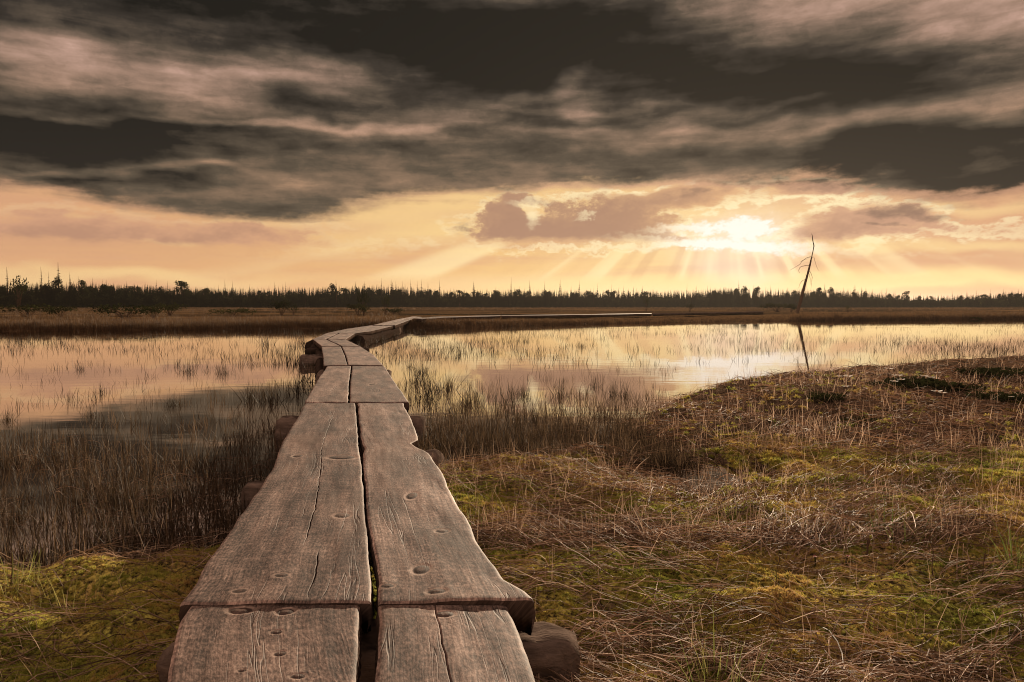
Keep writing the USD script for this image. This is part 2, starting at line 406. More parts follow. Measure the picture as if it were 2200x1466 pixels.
def mat_wood():
    g = G()
    uv = g.node('uvmap', 'UV', attribute='st')
    ph = g.node('attribute', 'fac', attribute='grain')
    s = g.node('separate_xyz', 'x', vector=uv)
    u, v = s, s.split('.')[0] + '.y'
    wob = g.noise(g.xyz(g.mul(u, 9.0), g.mul(v, 1.3)), 1.0, 3.0, 0.5)
    fibre = g.noise(g.xyz(g.mul(g.add(u, g.mul(wob, 0.03)), 260.0), g.mul(v, 5.0)), 1.0, 3.0, 0.6)
    stain = g.noise(g.xyz(g.mul(u, 8.0), g.mul(v, 1.7)), 1.0, 6.0, 0.66)
    speck = g.noise(g.xyz(g.mul(u, 130.0), g.mul(v, 60.0)), 1.0, 4.0, 0.7)
    cross = g.noise(g.xyz(g.mul(u, 14.0), g.mul(v, 34.0)), 1.0, 3.0, 0.6)
    ring = g.m('sine', g.add(g.mul(ph, 6.2832), g.mul(wob, 7.0)))
    ring = g.mad(ring, 0.5, 0.5)
    show = g.step(g.noise(g.xyz(g.mul(u, 6.0), g.mul(v, 2.5), 9.0), 1.0, 2.0, 0.5), 0.45, 0.65)
    ring = g.mul(ring, show)
    tone = g.add(g.mul(ring, 0.10), g.mul(g.step(stain, 0.30, 0.70), 0.28))
    tone = g.add(tone, g.mul(g.step(fibre, 0.2, 0.8), 0.17))
    tone = g.add(tone, g.mul(g.step(speck, 0.3, 0.7), 0.32))
    tone = g.add(tone, g.node('attribute', 'fac', attribute='tint'))
    tone = g.add(tone, g.mul(g.sub(cross, 0.5), 0.42))
    col = g.ramp(g.lin(tone, 0.22, 0.86), [(0, (0.034, 0.024, 0.020)), (0.3, (0.118, 0.082, 0.068)), (0.55, (0.232, 0.163, 0.134)), (0.8, (0.39, 0.288, 0.242)), (1, (0.58, 0.455, 0.39))])
    chk = g.noise(g.xyz(g.mul(g.add(u, g.mul(wob, 0.05)), 26.0), g.mul(v, 1.1), 6.0), 1.0, 2.0, 0.5)
    chk = g.mul(g.step(g.m('absolute', g.sub(chk, 0.5)), 0.014, 0.004), g.step(g.noise(g.xyz(g.mul(u, 5.0), g.mul(v, 1.6), 2.0), 1.0, 2.0, 0.5), 0.56, 0.64))
    col = g.mix(g.mul(chk, 0.55), col, (0.022, 0.016, 0.014))
    kn = g.node('attribute', 'fac', attribute='knot')
    kn = g.add(kn, g.mul(g.mul(kn, g.inv(kn)), g.mul(g.sub(speck, 0.5), 0.8)))
    col = g.mix(g.mul(g.mul(g.step(kn, 0.06, 0.2), g.step(kn, 0.42, 0.3)), 0.4), col, (0.42, 0.31, 0.25))
    col = g.mix(g.mul(g.step(kn, 0.34, 0.46), 0.9), col, g.mix(g.step(kn, 0.7, 0.9), (0.03, 0.018, 0.014), (0.085, 0.047, 0.034)))
    red = g.noise(g.xyz(g.mul(u, 3.0), g.mul(v, 1.1), 4.0), 1.0, 3.0, 0.6)
    col = g.mix(g.mul(g.step(red, 0.5, 0.75), 0.35), col, (0.20, 0.125, 0.09))
    col = g.mix(g.mul(g.node('attribute', 'fac', attribute='side'), 0.72), col, (0.022, 0.016, 0.013))  # shade on plank sides and ends is put into the colour
    h = g.add(g.mul(g.mul(chk, -1.0), 0.8), g.mul(ring, 0.05)); h = g.add(h, g.add(g.mul(fibre, 0.22), g.mul(speck, 0.45)))
    bump = g.node('bump', 'normal', height=h, strength=0.6, distance=0.003)
    r = g.lin(stain, 0.2, 0.8, 0.8, 0.66)
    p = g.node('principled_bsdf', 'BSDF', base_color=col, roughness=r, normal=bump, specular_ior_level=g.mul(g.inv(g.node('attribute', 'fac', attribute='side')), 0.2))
    return g.make(LK + 'weathered_wood', surface=p)


def mat_log(name, dark, light, scale=1.0):
    g = G()
    tc = g.node('texture_coordinate', 'object')
    st = g.node('mapping', 'vector', vector=tc, scale=(3.0 * scale, 30.0 * scale, 30.0 * scale))
    n = g.noise(st, 1.0, 5.0, 0.65)
    n2 = g.noise(tc, 14.0 * scale, 4.0, 0.6)
    col = g.ramp(g.add(g.mul(n, 0.6), g.mul(n2, 0.4)), [(0.25, dark), (0.75, light)])
    b = g.node('bump', 'normal', height=g.add(n, n2), strength=0.8, distance=0.012)
    return g.make(LK + name, surface=g.node('principled_bsdf', 'BSDF', base_color=col, roughness=0.9, normal=b, specular_ior_level=0.0))


def mat_ground():
    g = G()
    pos = g.node('geometry', 'position')
    land = g.node('attribute', 'fac', attribute='moss')
    far = g.node('attribute', 'fac', attribute='far')
    big = g.noise(pos, 0.9, 4.0, 0.6)
    mid = g.noise(pos, 5.0, 4.0, 0.65)
    fine = g.noise(pos, 55.0, 4.0, 0.7)
    moss = g.ramp(g.add(g.mul(big, 0.65), g.mul(mid, 0.35)), [(0.30, (0.12, 0.145, 0.036)), (0.42, (0.26, 0.28, 0.055)), (0.5, (0.38, 0.33, 0.08)), (0.58, (0.40, 0.27, 0.10)), (0.7, (0.28, 0.17, 0.09))])
    peat = g.mix(mid, (0.05, 0.036, 0.026), (0.22, 0.15, 0.10))
    cov = g.step(g.add(land, g.mul(g.sub(mid, 0.5), 0.9)), 0.3, 0.7)
    near = g.mix(cov, peat, moss)
    near = g.mix(g.step(fine, 0.62, 0.36), near, (0.03, 0.022, 0.012))
    strm = g.node('mapping', 'vector', vector=pos, scale=(0.035, 0.16, 0.0))
    fn = g.noise(strm, 1.0, 5.0, 0.6)
    straw = g.ramp(fn, [(0.36, (0.025, 0.020, 0.012)), (0.48, (0.06, 0.038, 0.02)), (0.58, (0.125, 0.077, 0.038)), (0.72, (0.18, 0.114, 0.057))])
    col = g.mix(far, near, straw)
    b = g.node('bump', 'normal', height=g.add(fine, g.mul(mid, 0.6)), strength=1.0, distance=0.02)
    return g.make(LK + 'bog_ground', surface=g.node('principled_bsdf', 'BSDF', base_color=col, roughness=0.95, normal=b, specular_ior_level=0.0))


def mat_water():
    g = G()
    pos = g.node('geometry', 'position')
    m1 = g.node('mapping', 'vector', vector=pos, scale=(0.7, 2.2, 1.0))
    r = g.noise(m1, 1.6, 3.0, 0.5)
    m2 = g.node('mapping', 'vector', vector=pos, scale=(0.12, 0.3, 1.0))
    gust = g.step(g.noise(m2, 1.0, 2.0, 0.5), 0.42, 0.68)
    b = g.node('bump', 'normal', height=g.mul(r, g.mad(gust, 0.8, 0.2)), strength=0.3, distance=0.008)
    p = g.node('principled_bsdf', 'BSDF', base_color=(0.016, 0.011, 0.008), roughness=0.012, ior=1.4, normal=b)
    film = g.node('glossy_bsdf', 'BSDF', color=(0.92, 0.86, 0.78), roughness=0.012, normal=b)
    return g.make(LK + 'bog_water', surface=g.node('mix_closure', 'closure', fac=0.52, closure1=p, closure2=film))


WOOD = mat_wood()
LOG = mat_log('old_log', (0.020, 0.016, 0.013), (0.18, 0.135, 0.112))
DARKLOG = mat_log('wet_log', (0.012, 0.009, 0.008), (0.055, 0.038, 0.03))  # darker log copy: shade under the boardwalk put into its colour
SNAG = mat_log('snag_bark', (0.03, 0.018, 0.012), (0.13, 0.085, 0.06), 0.3)
KNOT = mat_log('knot_wood', (0.018, 0.011, 0.009), (0.085, 0.05, 0.036), 2.0)
GROUND = mat_ground()
WATER = mat_water()
STRAW = mat_plant('dry_straw', [(0, (0.10, 0.066, 0.045)), (0.3, (0.31, 0.208, 0.142)), (0.65, (0.56, 0.405, 0.29)), (1, (0.78, 0.62, 0.49))], attr='tone')
REED = mat_plant('brown_sedge', [(0, (0.020, 0.014, 0.008)), (0.5, (0.050, 0.034, 0.020)), (1, (0.14, 0.093, 0.056))])
TUSSOCK = mat_plant('dark_sedge', [(0, (0.018, 0.014, 0.009)), (1, (0.045, 0.032, 0.018))])
RIM = mat_plant('rust_sedge', [(0, (0.055, 0.032, 0.017)), (0.5, (0.10, 0.058, 0.029)), (1, (0.155, 0.092, 0.046))])
GREEN = mat_plant('green_blade', [(0, (0.06, 0.09, 0.022)), (0.5, (0.16, 0.19, 0.05)), (1, (0.40, 0.36, 0.13))], attr='tone')
MOSS = mat_plant('bog_moss', [(0, (0.13, 0.16, 0.035)), (0.3, (0.32, 0.35, 0.07)), (0.55, (0.52, 0.48, 0.11)), (0.75, (0.60, 0.44, 0.15)), (1, (0.42, 0.26, 0.13))], noise=0.7, translucent=0.3)
NEEDLE = mat_plant('spruce_needles', [(0, (0.028, 0.034, 0.016)), (1, (0.055, 0.062, 0.026))], translucent=0.15, spec=0.0)
LEAF = mat_plant('bush_leaves', [(0, (0.024, 0.028, 0.011)), (1, (0.045, 0.048, 0.018))], translucent=0.15, spec=0.0)
PETAL = mat_plant('white_petal', [(0, (0.72, 0.70, 0.62)), (1, (0.8, 0.78, 0.7))], translucent=0.35)
PINK = mat_plant('pink_petal', [(0, (0.45, 0.07, 0.14)), (1, (0.5, 0.1, 0.18))])

# ------------------------------------------------------------------ terrain
def poly(px_points, extra=()):
    p = at([a for a, _ in px_points], [b for _, b in px_points], 0.0)[:, :2]
    return np.vstack([p, np.array(extra, float).reshape(-1, 2)])


near_edge = [(2900, 742), (2500, 754), (2200, 768), (1990, 778), (1900, 786), (1700, 806), (1560, 822), (1480, 842), (1410, 862), (1350, 900), (1280, 948), (1200, 972), (1100, 985), (1000, 992), (940, 1003),
             (800, 1040), (690, 1075), (570, 1112), (480, 1152), (410, 1132), (300, 1185), (200, 1160), (110, 1212), (0, 1178), (-200, 1215), (-900, 1200)]
NEAR = shapely.Polygon(poly(near_edge, [(-30, 3.0), (-60, -30), (60, -30), (60, 18)])).buffer(0)
far_edge = [(-2500, 722), (-600, 716), (0, 713), (300, 710), (600, 708), (780, 706), (950, 706), (1200, 698), (1400, 694), (1700, 690), (2200, 686), (3300, 682), (5500, 680)]
FAR = shapely.Polygon(poly(far_edge, [(9000, 900), (9000, 9000), (-9000, 9000), (-9000, 300)])).buffer(0)


def signed(P, x, y):
    shp = np.shape(x)
    x, y = np.ravel(x), np.ravel(y)
    d = shapely.distance(shapely.points(x, y), P.boundary)
    return np.where(shapely.contains_xy(P, x, y), d, -d).reshape(shp)


def height(x, y, full=False):
    x, y = np.asarray(x, float), np.asarray(y, float)
    sn = signed(NEAR, x, y)
    sf = signed(FAR, x, y)
    n1 = fb(x, y, 1.3, 3) - 0.5
    sn = np.where(np.abs(sn) < 3, sn + n1 * 0.5 * smooth01(-np.abs(sn), -3, -0.1), sn)
    hum = fb(x, y, 1.7, 11) - 0.5
    hum2 = fb(x, y, 6.0, 12) - 0.5
    hum3 = fb(x, y, 26.0, 13, 3) - 0.5
    land = smooth01(sn, -0.32, 0.36)
    z = -0.13 + 0.185 * land + land * (0.16 * hum + 0.11 * hum2 + 0.03 * hum3)
    # hummock carrying the white flowers
    fx, fy = at(1960, 850, 0.1)[:2]
    z = z + land * 0.06 * np.exp(-((x - fx) / 1.6) ** 2 - ((y - fy) / 0.9) ** 2)
    for cx, cy, rx, ry in ((1418, 985, 30, 32), (1540, 1002, 20, 14), (1622, 1005, 14, 8), (90, 1085, 40, 60), (1296, 935, 36, 30)):
        c = at(cx, cy)
        r1, r2 = at(cx + rx, cy)[0] - c[0], at(cx, cy - ry)[1] - c[1]
        z = z - land * 0.07 * np.exp(-((x - c[0]) / (2.4 * r1)) ** 2 - ((y - c[1] + 0.22) / (1.7 * r2)) ** 2)
        z = z - 0.16 * np.exp(-((x - c[0]) / r1) ** 4 - ((y - c[1]) / r2) ** 4)
    fl = smooth01(sf, -0.6, 1.2)
    zf = -0.13 + fl * (0.30 + 0.18 * (fb(x, y, 0.12, 5) - 0.5) + 0.10 * (fb(x, y, 0.6, 6) - 0.5))
    far = sf > -1.5
    z = np.where(far, zf, z)
    # the trench under the boards stays low
    if full:
        return z, land, np.where(far, fl, 0.0)
    return z


def axis(pieces):
    out = [np.arange(a, b - 1e-9, s) for a, b, s in pieces]
    return np.concatenate(out)


far_y = 170 * (4200 / 170) ** np.linspace(0, 1, 26)
ys = np.concatenate([axis([(-8, 1.2, 0.2), (1.2, 4.2, 0.022), (4.2, 9, 0.05), (9, 24, 0.2), (24, 60, 0.5), (60, 170, 2.0)]), far_y])
xp = np.concatenate([axis([(0.0125, 3, 0.025), (3, 8, 0.07), (8, 30, 0.4), (30, 150, 3.0)]), 150 * (4200 / 150) ** np.linspace(0, 1, 22)])
xs = np.concatenate([-xp[::-1], xp])
GX, GY = np.meshgrid(xs, ys)
GZ, GL, GF = height(GX, GY, True)
ny, nx = GX.shape
ii = np.arange(ny * nx).reshape(ny, nx)
gf = np.concatenate([np.stack([ii[:-1, :-1], ii[:-1, 1:], ii[1:, 1:]], -1).reshape(-1, 3), np.stack([ii[:-1, :-1], ii[1:, 1:], ii[1:, :-1]], -1).reshape(-1, 3)])
moss_amount = GL * smooth01(GZ, 0.0, 0.07) * (1 - 0.8 * smooth01(GY, 3.6, 5.6))
obj('ground', (np.stack([GX, GY, GZ], -1).reshape(-1, 3), gf), GROUND, smooth=True, prim={'moss': moss_amount.ravel(), 'far': GF.ravel()}, kind='structure')
obj('water', (np.array([[-400, -8, 0], [400, -8, 0], [400, 175, 0], [-400, 175, 0]], float), np.array([[0, 1, 2], [0, 2, 3]])), WATER, kind='structure')

# ------------------------------------------------------------------ evening haze
HAZE = usdkit.material(stage, LK + 'haze', {'v': ('principled_volume', {'color': (0.95, 0.88, 0.80), 'density': 0.00006, 'anisotropy': 0.55})}, volume='v.volume')
hb = trimesh.creation.box([8700, 8700, 27])
hb.apply_translation([0, 0, 27 / 2 - 1.4])
obj('haze', hb, HAZE, kind='stuff', label='thin warm evening haze over the whole bog', cat='haze')

# ------------------------------------------------------------------ boardwalk
TOP = 0.25
walk = thing('boardwalk', 'weathered plank boardwalk winding from the foreground across the bog pond', 'boardwalk')


def resample(p, n):
    p = np.asarray(p, float)
    d = np.concatenate([[0], np.cumsum(np.linalg.norm(np.diff(p, axis=0), axis=1))])
    t = np.linspace(0, d[-1], n)
    return np.stack([np.interp(t, d, p[:, k]) for k in range(p.shape[1])], 1)


def plank(left, right, top, thick, seed, rows, cols, rough=0.0025, glare_cut=0.0, crack=None, knots=(), label=None, extend=0.0, sag=0.0, zend=None):
    """left, right: edges as photograph pixels on the plane z = top, from the near end to the far end."""
    rng = np.random.default_rng(seed)
    Lp, Rp = (at([a for a, _ in e], [b for _, b in e], top)[:, :2] for e in (left, right))
    if extend:
        for P in (Lp, Rp):
            pass
        dl, dr = Lp[0] - Lp[1], Rp[0] - Rp[1]
        Lp = np.vstack([Lp[0] + dl / np.linalg.norm(dl) * extend, Lp])
        Rp = np.vstack([Rp[0] + dr / np.linalg.norm(dr) * extend, Rp])
    Lr, Rr = resample(Lp, rows), resample(Rp, rows)
    length = np.linalg.norm((Lr[-1] + Rr[-1] - Lr[0] - Rr[0]) / 2)
    wid = np.linalg.norm(Rr - Lr, axis=1)
    e_ = 0.006 / length
    s = np.concatenate([[0, e_], np.linspace(0, 1, rows - 2)[1:-1], [1 - e_, 1]])
    Lr, Rr = (np.stack([np.interp(s, np.linspace(0, 1, rows), P[:, k]) for k in (0, 1)], 1) for P in (Lr, Rr))
    wid = np.linalg.norm(Rr - Lr, axis=1)
    sv = s * length
    # ragged edges
    for P, sd in ((Lr, 1), (Rr, 2)):
        n = meshkit.fbm(np.stack([sv * 7, np.full(rows, sd * 3.1 + seed), np.zeros(rows)], -1), 4) - 0.5
        d = (Rr - Lr) / wid[:, None]
        P += d * (n * rough * 5)[:, None] * (1 if sd == 2 else -1)
    w0 = float(np.mean(wid))
    u = np.concatenate([[0, 0.004 / w0], np.linspace(0.010 / w0, 1 - 0.010 / w0, cols - 4), [1 - 0.004 / w0, 1]])
    U = np.repeat(u[None], rows, 0)
    dip = np.zeros((rows, cols))
    if crack is not None:
        cp = at([a for a, _, _ in crack], [b for _, b, _ in crack], top)[:, :2]
        cdepth = np.array([c for _, _, c in crack], float)
        mid = (Lr + Rr) / 2
        ax = (mid[-1] - mid[0]) / np.linalg.norm(mid[-1] - mid[0])
        cs = ((cp - mid[0]) @ ax)
        rs = ((mid - mid[0]) @ ax)
        cu = []
        for p, sv_ in zip(cp, cs):
            k = int(np.argmin(np.abs(rs - sv_)))
            cu.append(float((p - Lr[k]) @ (Rr[k] - Lr[k]) / wid[k] ** 2))
        o = np.argsort(cs)
        uc = np.interp(rs, cs[o], np.array(cu)[o])
        dc = np.interp(rs, cs[o], cdepth[o], left=0, right=0)
        uc = uc + 0.010 * (meshkit.noise(np.stack([rs * 22, np.zeros(rows), np.zeros(rows)], -1), seed) - 0.5)
        u0 = float(np.mean(uc))
        j = int(np.argmin(np.abs(u - u0)))
        u = np.concatenate([u[:j], u[j] + np.array([-2e-4, -1e-4, 0, 1e-4, 2e-4]), u[j + 1:]])
        cols = len(u)
        uj = u[j + 2]
        U = np.where(u[None] <= uj, u[None] / uj * uc[:, None], uc[:, None] + (u[None] - uj) / (1 - uj) * (1 - uc[:, None]))
        gape = np.clip(dc / 0.012, 0, 1) * 0.0024 / wid + 0.0002
        lip = 0.0012 / wid
        U[:, j], U[:, j + 1], U[:, j + 2], U[:, j + 3], U[:, j + 4] = uc - gape - lip, uc - gape, uc, uc + gape, uc + gape + lip
        dip = np.zeros((rows, cols))
        dip[:, j + 2] = dc * 1.6
    X = Lr[:, None] + (Rr - Lr)[:, None] * U[..., None]
    um = U * wid[:, None]
    vm = np.repeat(sv[:, None], cols, 1)
    q = np.stack([um * 5 + seed * 7.3, vm * 1.2, np.zeros_like(um)], -1)
    grain = meshkit.fbm(q, 2, seed) * 9 + um * 85
    z = (meshkit.fbm(np.stack([um * 9, vm * 3.0, np.full_like(um, seed * 1.7)], -1), 3, seed) - 0.5) * 0.010 - dip
    z += (meshkit.fbm(np.stack([um * 60, vm * 6.0, np.full_like(um, seed * 1.7)], -1), 3, seed + 5) - 0.5) * 0.0025
    z -= sag * 4 * (s * (1 - s))[:, None]
    knot = np.zeros((rows, cols))
    for kx, ky, krx, kry in knots:
        c = at(kx, ky, top)[:2]
        e1 = np.linalg.norm(at(kx + krx, ky, top)[:2] - c)
        e2 = np.linalg.norm(at(kx, ky - kry, top)[:2] - c)
        dd = ((X[..., 0] - c[0]) / (e1 * 2.6)) ** 2 + ((X[..., 1] - c[1]) / (e2 * 2.6)) ** 2
        grain += 7 * np.exp(-dd)
        r2 = ((X[..., 0] - c[0]) / e1) ** 2 + ((X[..., 1] - c[1]) / e2) ** 2
        knot = np.maximum(knot, np.exp(-r2))
        z += 0.0015 * np.exp(-dd * 1.5) - 0.0025 * np.exp(-((np.sqrt(r2) - 1.0) / 0.25) ** 2)
    # rounded upper corners
    edge = np.minimum(U, 1 - U) * wid[:, None]
    z -= 0.005 * np.exp(-(edge / 0.003))
    endd = np.minimum(vm, length - vm)
    z -= 0.005 * np.exp(-(endd / 0.004))
    tz = top + (0 if zend is None else (zend - top) * s[:, None])
    V = np.concatenate([X, (tz + z)[..., None]], -1)
    ring_i = np.concatenate([np.arange(cols), np.arange(cols, cols + (rows - 1)) * 0])[:0]
    idx = np.arange(rows * cols).reshape(rows, cols)
    f = [np.stack([idx[:-1, :-1], idx[:-1, 1:], idx[1:, 1:], idx[1:, :-1]], -1).reshape(-1, 4)]
    loop = np.concatenate([idx[0, :], idx[1:, -1], idx[-1, -2::-1], idx[-2:0:-1, 0]])
    n0 = rows * cols
    ring1 = V.reshape(-1, 3)[loop] - [0, 0, 0.0005]
    bulge = rng.uniform(0.002, 0.008, len(loop))[:, None]
    ctr = X.reshape(-1, 2).mean(0)
    # slab sides bow outward a little and then in
    tangent = np.roll(ring1, -1, 0) - np.roll(ring1, 1, 0)
    nrm = np.stack([tangent[:, 1], -tangent[:, 0]], 1)
    nrm /= np.linalg.norm(nrm, axis=1, keepdims=True) + 1e-9
    mid1, bot = ring1.copy(), ring1.copy()
    mid1[:, :2] += nrm * bulge
    mid1[:, 2] -= thick * 0.4
    bot[:, :2] -= nrm * rng.uniform(0.006, 0.02, len(loop))[:, None]
    bot[:, 2] = np.mean(ring1[:, 2]) * 0 + ring1[:, 2] - thick
    m = len(loop)
    allv = np.vstack([V.reshape(-1, 3), mid1, bot, [[*ctr, top - thick]], ring1])
    a = np.arange(m)
    b = (a + 1) % m
    f.append(np.stack([n0 + 2 * m + 1 + a, n0 + a, n0 + b, n0 + 2 * m + 1 + b], -1))
    f.append(np.stack([n0 + a, n0 + m + a, n0 + m + b, n0 + b], -1))
    quads = np.vstack(f)
    tris = np.vstack([quads[:, [0, 1, 2]], quads[:, [0, 2, 3]], np.stack([np.full(m, n0 + 2 * m), n0 + m + b, n0 + m + a], -1)])
    uvl = np.stack([um + seed * 3.7, vm + seed * 1.9], -1).reshape(-1, 2)
    uvs = np.vstack([uvl, uvl[loop] + [0.03, 0.0], uvl[loop] + [0.08, 0.0], uvl[:1], uvl[loop]])
    gl = grain.ravel()
    gr = np.concatenate([gl, gl[loop] + 2, gl[loop] + 4, gl[:1], gl[loop]])
    p = obj('plank', (allv, tris), WOOD, walk, smooth=True, uv=uvs, prim={'grain': gr, 'tint': np.full(len(allv), rng.uniform(-0.02, 0.09)), 'knot': np.concatenate([knot.ravel(), np.zeros(len(allv) - n0)]), 'side': np.concatenate([np.full(n0, glare_cut), np.ones(len(allv) - n0)])}, label=label)  # sides carry full painted shade, tops only the given share
    return p


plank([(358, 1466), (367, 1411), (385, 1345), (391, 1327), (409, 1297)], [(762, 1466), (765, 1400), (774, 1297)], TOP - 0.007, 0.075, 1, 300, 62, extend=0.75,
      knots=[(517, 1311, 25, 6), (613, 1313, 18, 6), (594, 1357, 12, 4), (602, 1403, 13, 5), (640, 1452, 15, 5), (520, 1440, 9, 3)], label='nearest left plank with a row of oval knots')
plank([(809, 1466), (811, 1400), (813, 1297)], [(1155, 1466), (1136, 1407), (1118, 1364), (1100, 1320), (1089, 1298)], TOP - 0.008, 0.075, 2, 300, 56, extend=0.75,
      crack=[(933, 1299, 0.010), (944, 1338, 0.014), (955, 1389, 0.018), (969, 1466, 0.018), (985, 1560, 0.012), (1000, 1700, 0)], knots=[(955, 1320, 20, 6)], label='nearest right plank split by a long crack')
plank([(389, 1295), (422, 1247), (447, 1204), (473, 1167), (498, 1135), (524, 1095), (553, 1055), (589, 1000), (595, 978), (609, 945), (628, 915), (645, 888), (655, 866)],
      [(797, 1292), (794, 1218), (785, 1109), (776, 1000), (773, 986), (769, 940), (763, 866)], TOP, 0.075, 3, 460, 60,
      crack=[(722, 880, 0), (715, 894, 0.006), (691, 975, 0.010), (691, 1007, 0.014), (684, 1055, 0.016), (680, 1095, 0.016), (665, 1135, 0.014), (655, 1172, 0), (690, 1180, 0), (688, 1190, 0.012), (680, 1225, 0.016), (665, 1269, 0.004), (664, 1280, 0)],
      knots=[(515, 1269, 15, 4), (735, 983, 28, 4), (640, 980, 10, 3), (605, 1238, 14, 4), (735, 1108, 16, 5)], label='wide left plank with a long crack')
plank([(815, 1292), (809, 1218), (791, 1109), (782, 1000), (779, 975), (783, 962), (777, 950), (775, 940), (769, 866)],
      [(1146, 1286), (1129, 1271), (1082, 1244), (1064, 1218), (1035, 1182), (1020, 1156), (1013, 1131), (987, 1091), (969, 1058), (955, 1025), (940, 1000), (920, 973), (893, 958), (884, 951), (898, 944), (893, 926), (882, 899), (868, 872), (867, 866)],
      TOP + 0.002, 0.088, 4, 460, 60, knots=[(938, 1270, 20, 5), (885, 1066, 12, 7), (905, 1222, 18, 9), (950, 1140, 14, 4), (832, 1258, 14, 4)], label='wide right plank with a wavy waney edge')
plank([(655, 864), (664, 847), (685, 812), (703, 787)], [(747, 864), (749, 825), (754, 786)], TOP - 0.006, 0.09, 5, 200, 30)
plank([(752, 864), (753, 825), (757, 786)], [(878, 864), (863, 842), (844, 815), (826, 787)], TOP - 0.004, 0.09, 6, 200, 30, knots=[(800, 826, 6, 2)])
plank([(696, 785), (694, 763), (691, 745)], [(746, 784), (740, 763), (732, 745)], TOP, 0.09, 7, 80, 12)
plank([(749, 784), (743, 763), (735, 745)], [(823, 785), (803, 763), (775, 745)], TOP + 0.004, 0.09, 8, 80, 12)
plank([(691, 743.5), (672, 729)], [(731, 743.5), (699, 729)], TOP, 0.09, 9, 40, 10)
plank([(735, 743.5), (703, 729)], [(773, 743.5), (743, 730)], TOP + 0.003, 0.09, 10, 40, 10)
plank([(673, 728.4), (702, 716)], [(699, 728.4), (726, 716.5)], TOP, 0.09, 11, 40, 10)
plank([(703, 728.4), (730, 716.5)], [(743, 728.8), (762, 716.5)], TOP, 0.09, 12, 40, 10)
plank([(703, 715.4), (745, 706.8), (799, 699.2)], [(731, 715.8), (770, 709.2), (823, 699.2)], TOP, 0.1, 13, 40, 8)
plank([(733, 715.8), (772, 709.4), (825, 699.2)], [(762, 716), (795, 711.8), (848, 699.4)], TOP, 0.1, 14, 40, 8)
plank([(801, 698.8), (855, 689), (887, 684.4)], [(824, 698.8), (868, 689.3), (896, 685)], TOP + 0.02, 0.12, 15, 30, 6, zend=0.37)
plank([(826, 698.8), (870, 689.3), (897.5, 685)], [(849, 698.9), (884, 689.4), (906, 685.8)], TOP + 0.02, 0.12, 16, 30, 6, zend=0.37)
plank([(888, 684.2), (935, 680.6), (1075, 677.6)], [(906, 685.6), (950, 682.6), (1075, 679.2)], 0.38, 0.14, 17, 30, 5, glare_cut=0.5)  # far tops painted darker and duller to hold down sun glare
plank([(1077, 677.6), (1240, 675.4), (1400, 673.2)], [(1077, 679.2), (1240, 676.8), (1400, 674.4)], 0.38, 0.14, 18, 30, 5, glare_cut=0.8)
plank([(1402, 673.2), (1550, 670.6), (1640, 669.2)], [(1402, 674.4), (1550, 671.8), (1640, 670.2)], 0.38, 0.14, 19, 30, 5, glare_cut=1.0)


def sleeper(p0, p1, wy, hz, seed, label=None, mat=None):
    """A rough squared log lying across under the planks, from p0 to p1 (centres of the end faces' tops)."""
    rng = np.random.default_rng(seed)
    p0, p1 = np.array(p0, float), np.array(p1, float)
    n, k = 40, 20
    ax = (p1 - p0) / np.linalg.norm(p1 - p0)
    sd = np.array([-ax[1], ax[0], 0])
    sd /= np.linalg.norm(sd)
    t = np.linspace(0, 1, n)
    a = np.linspace(0, 2 * np.pi, k + 1)[:-1] + 0.2
    ca, sa = np.cos(a), np.sin(a)
    sq = 1 / np.maximum(np.abs(ca), np.abs(sa)) ** 0.62
    vs = []
    for i, ti in enumerate(t):
        taper = 1 - 0.25 * smooth01(abs(ti - 0.5), 0.46, 0.5)
        r = taper * sq * (1 + 0.14 * (rng.uniform(-1, 1, k) * 0.35 + np.sin(a * 3 + ti * 7 + seed)))
        c = p0 + (p1 - p0) * ti - np.array([0, 0, hz / 2])
        vs.append(c + sd * (ca * r * wy / 2)[:, None] + np.array([0, 0, 1.0]) * (sa * r * hz / 2)[:, None])
    V = np.vstack(vs)
    i, j = np.meshgrid(np.arange(n - 1), np.arange(k), indexing='ij')
    q = np.stack([i * k + j, i * k + (j + 1) % k, (i + 1) * k + (j + 1) % k, (i + 1) * k + j], -1).reshape(-1, 4)
    V = V + (meshkit.fbm(V * np.array([9.0, 16.0, 16.0]), 4, seed)[:, None] - 0.5) * np.array([0.01, 0.035, 0.035])
    m = len(V)
    V = np.vstack([V, V[:k].mean(0), V[-k:].mean(0)])
    kk = np.arange(k)
    F_ = np.vstack([q[:, [0, 2, 1]], q[:, [0, 3, 2]], np.stack([np.full(k, m), kk, (kk + 1) % k], 1), np.stack([np.full(k, m + 1), (n - 1) * k + (kk + 1) % k, (n - 1) * k + kk], 1)])
    obj('sleeper', (V, F_), mat or LOG, walk, smooth=50, label=label)


st = 0.145
sleeper((-0.88, 1.76, st), (0.17, 1.80, st), 0.20, 0.19, 1, 'nearest cross log poking out on both sides')
a, b = at(527, 1035, st), at(925, 1000, st)
sleeper((a[0], a[1], st), (a[0] + 0.95, a[1] + 0.05, st - 0.005), 0.2, 0.2, 2)
a, b = at(597, 898, st), at(912, 897, st)
sleeper(a, b, 0.24, 0.2, 3)
a, b = at(868, 962, st), at(948, 968, st)
sleeper((a[0] - 0.6, a[1], st), (b[0], b[1], st), 0.26, 0.2, 8)
a, b = at(683, 797, st), at(838, 797, st)
sleeper(a, b, 0.3, 0.22, 4)
a, b = at(667, 745, st), at(785, 748, st)
sleeper(a, b, 0.36, 0.2, 5, mat=DARKLOG)
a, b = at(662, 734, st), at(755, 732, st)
sleeper(a, b, 0.36, 0.2, 6, mat=DARKLOG)
a, b = at(690, 768, st - .03), at(780, 766, st - .03)
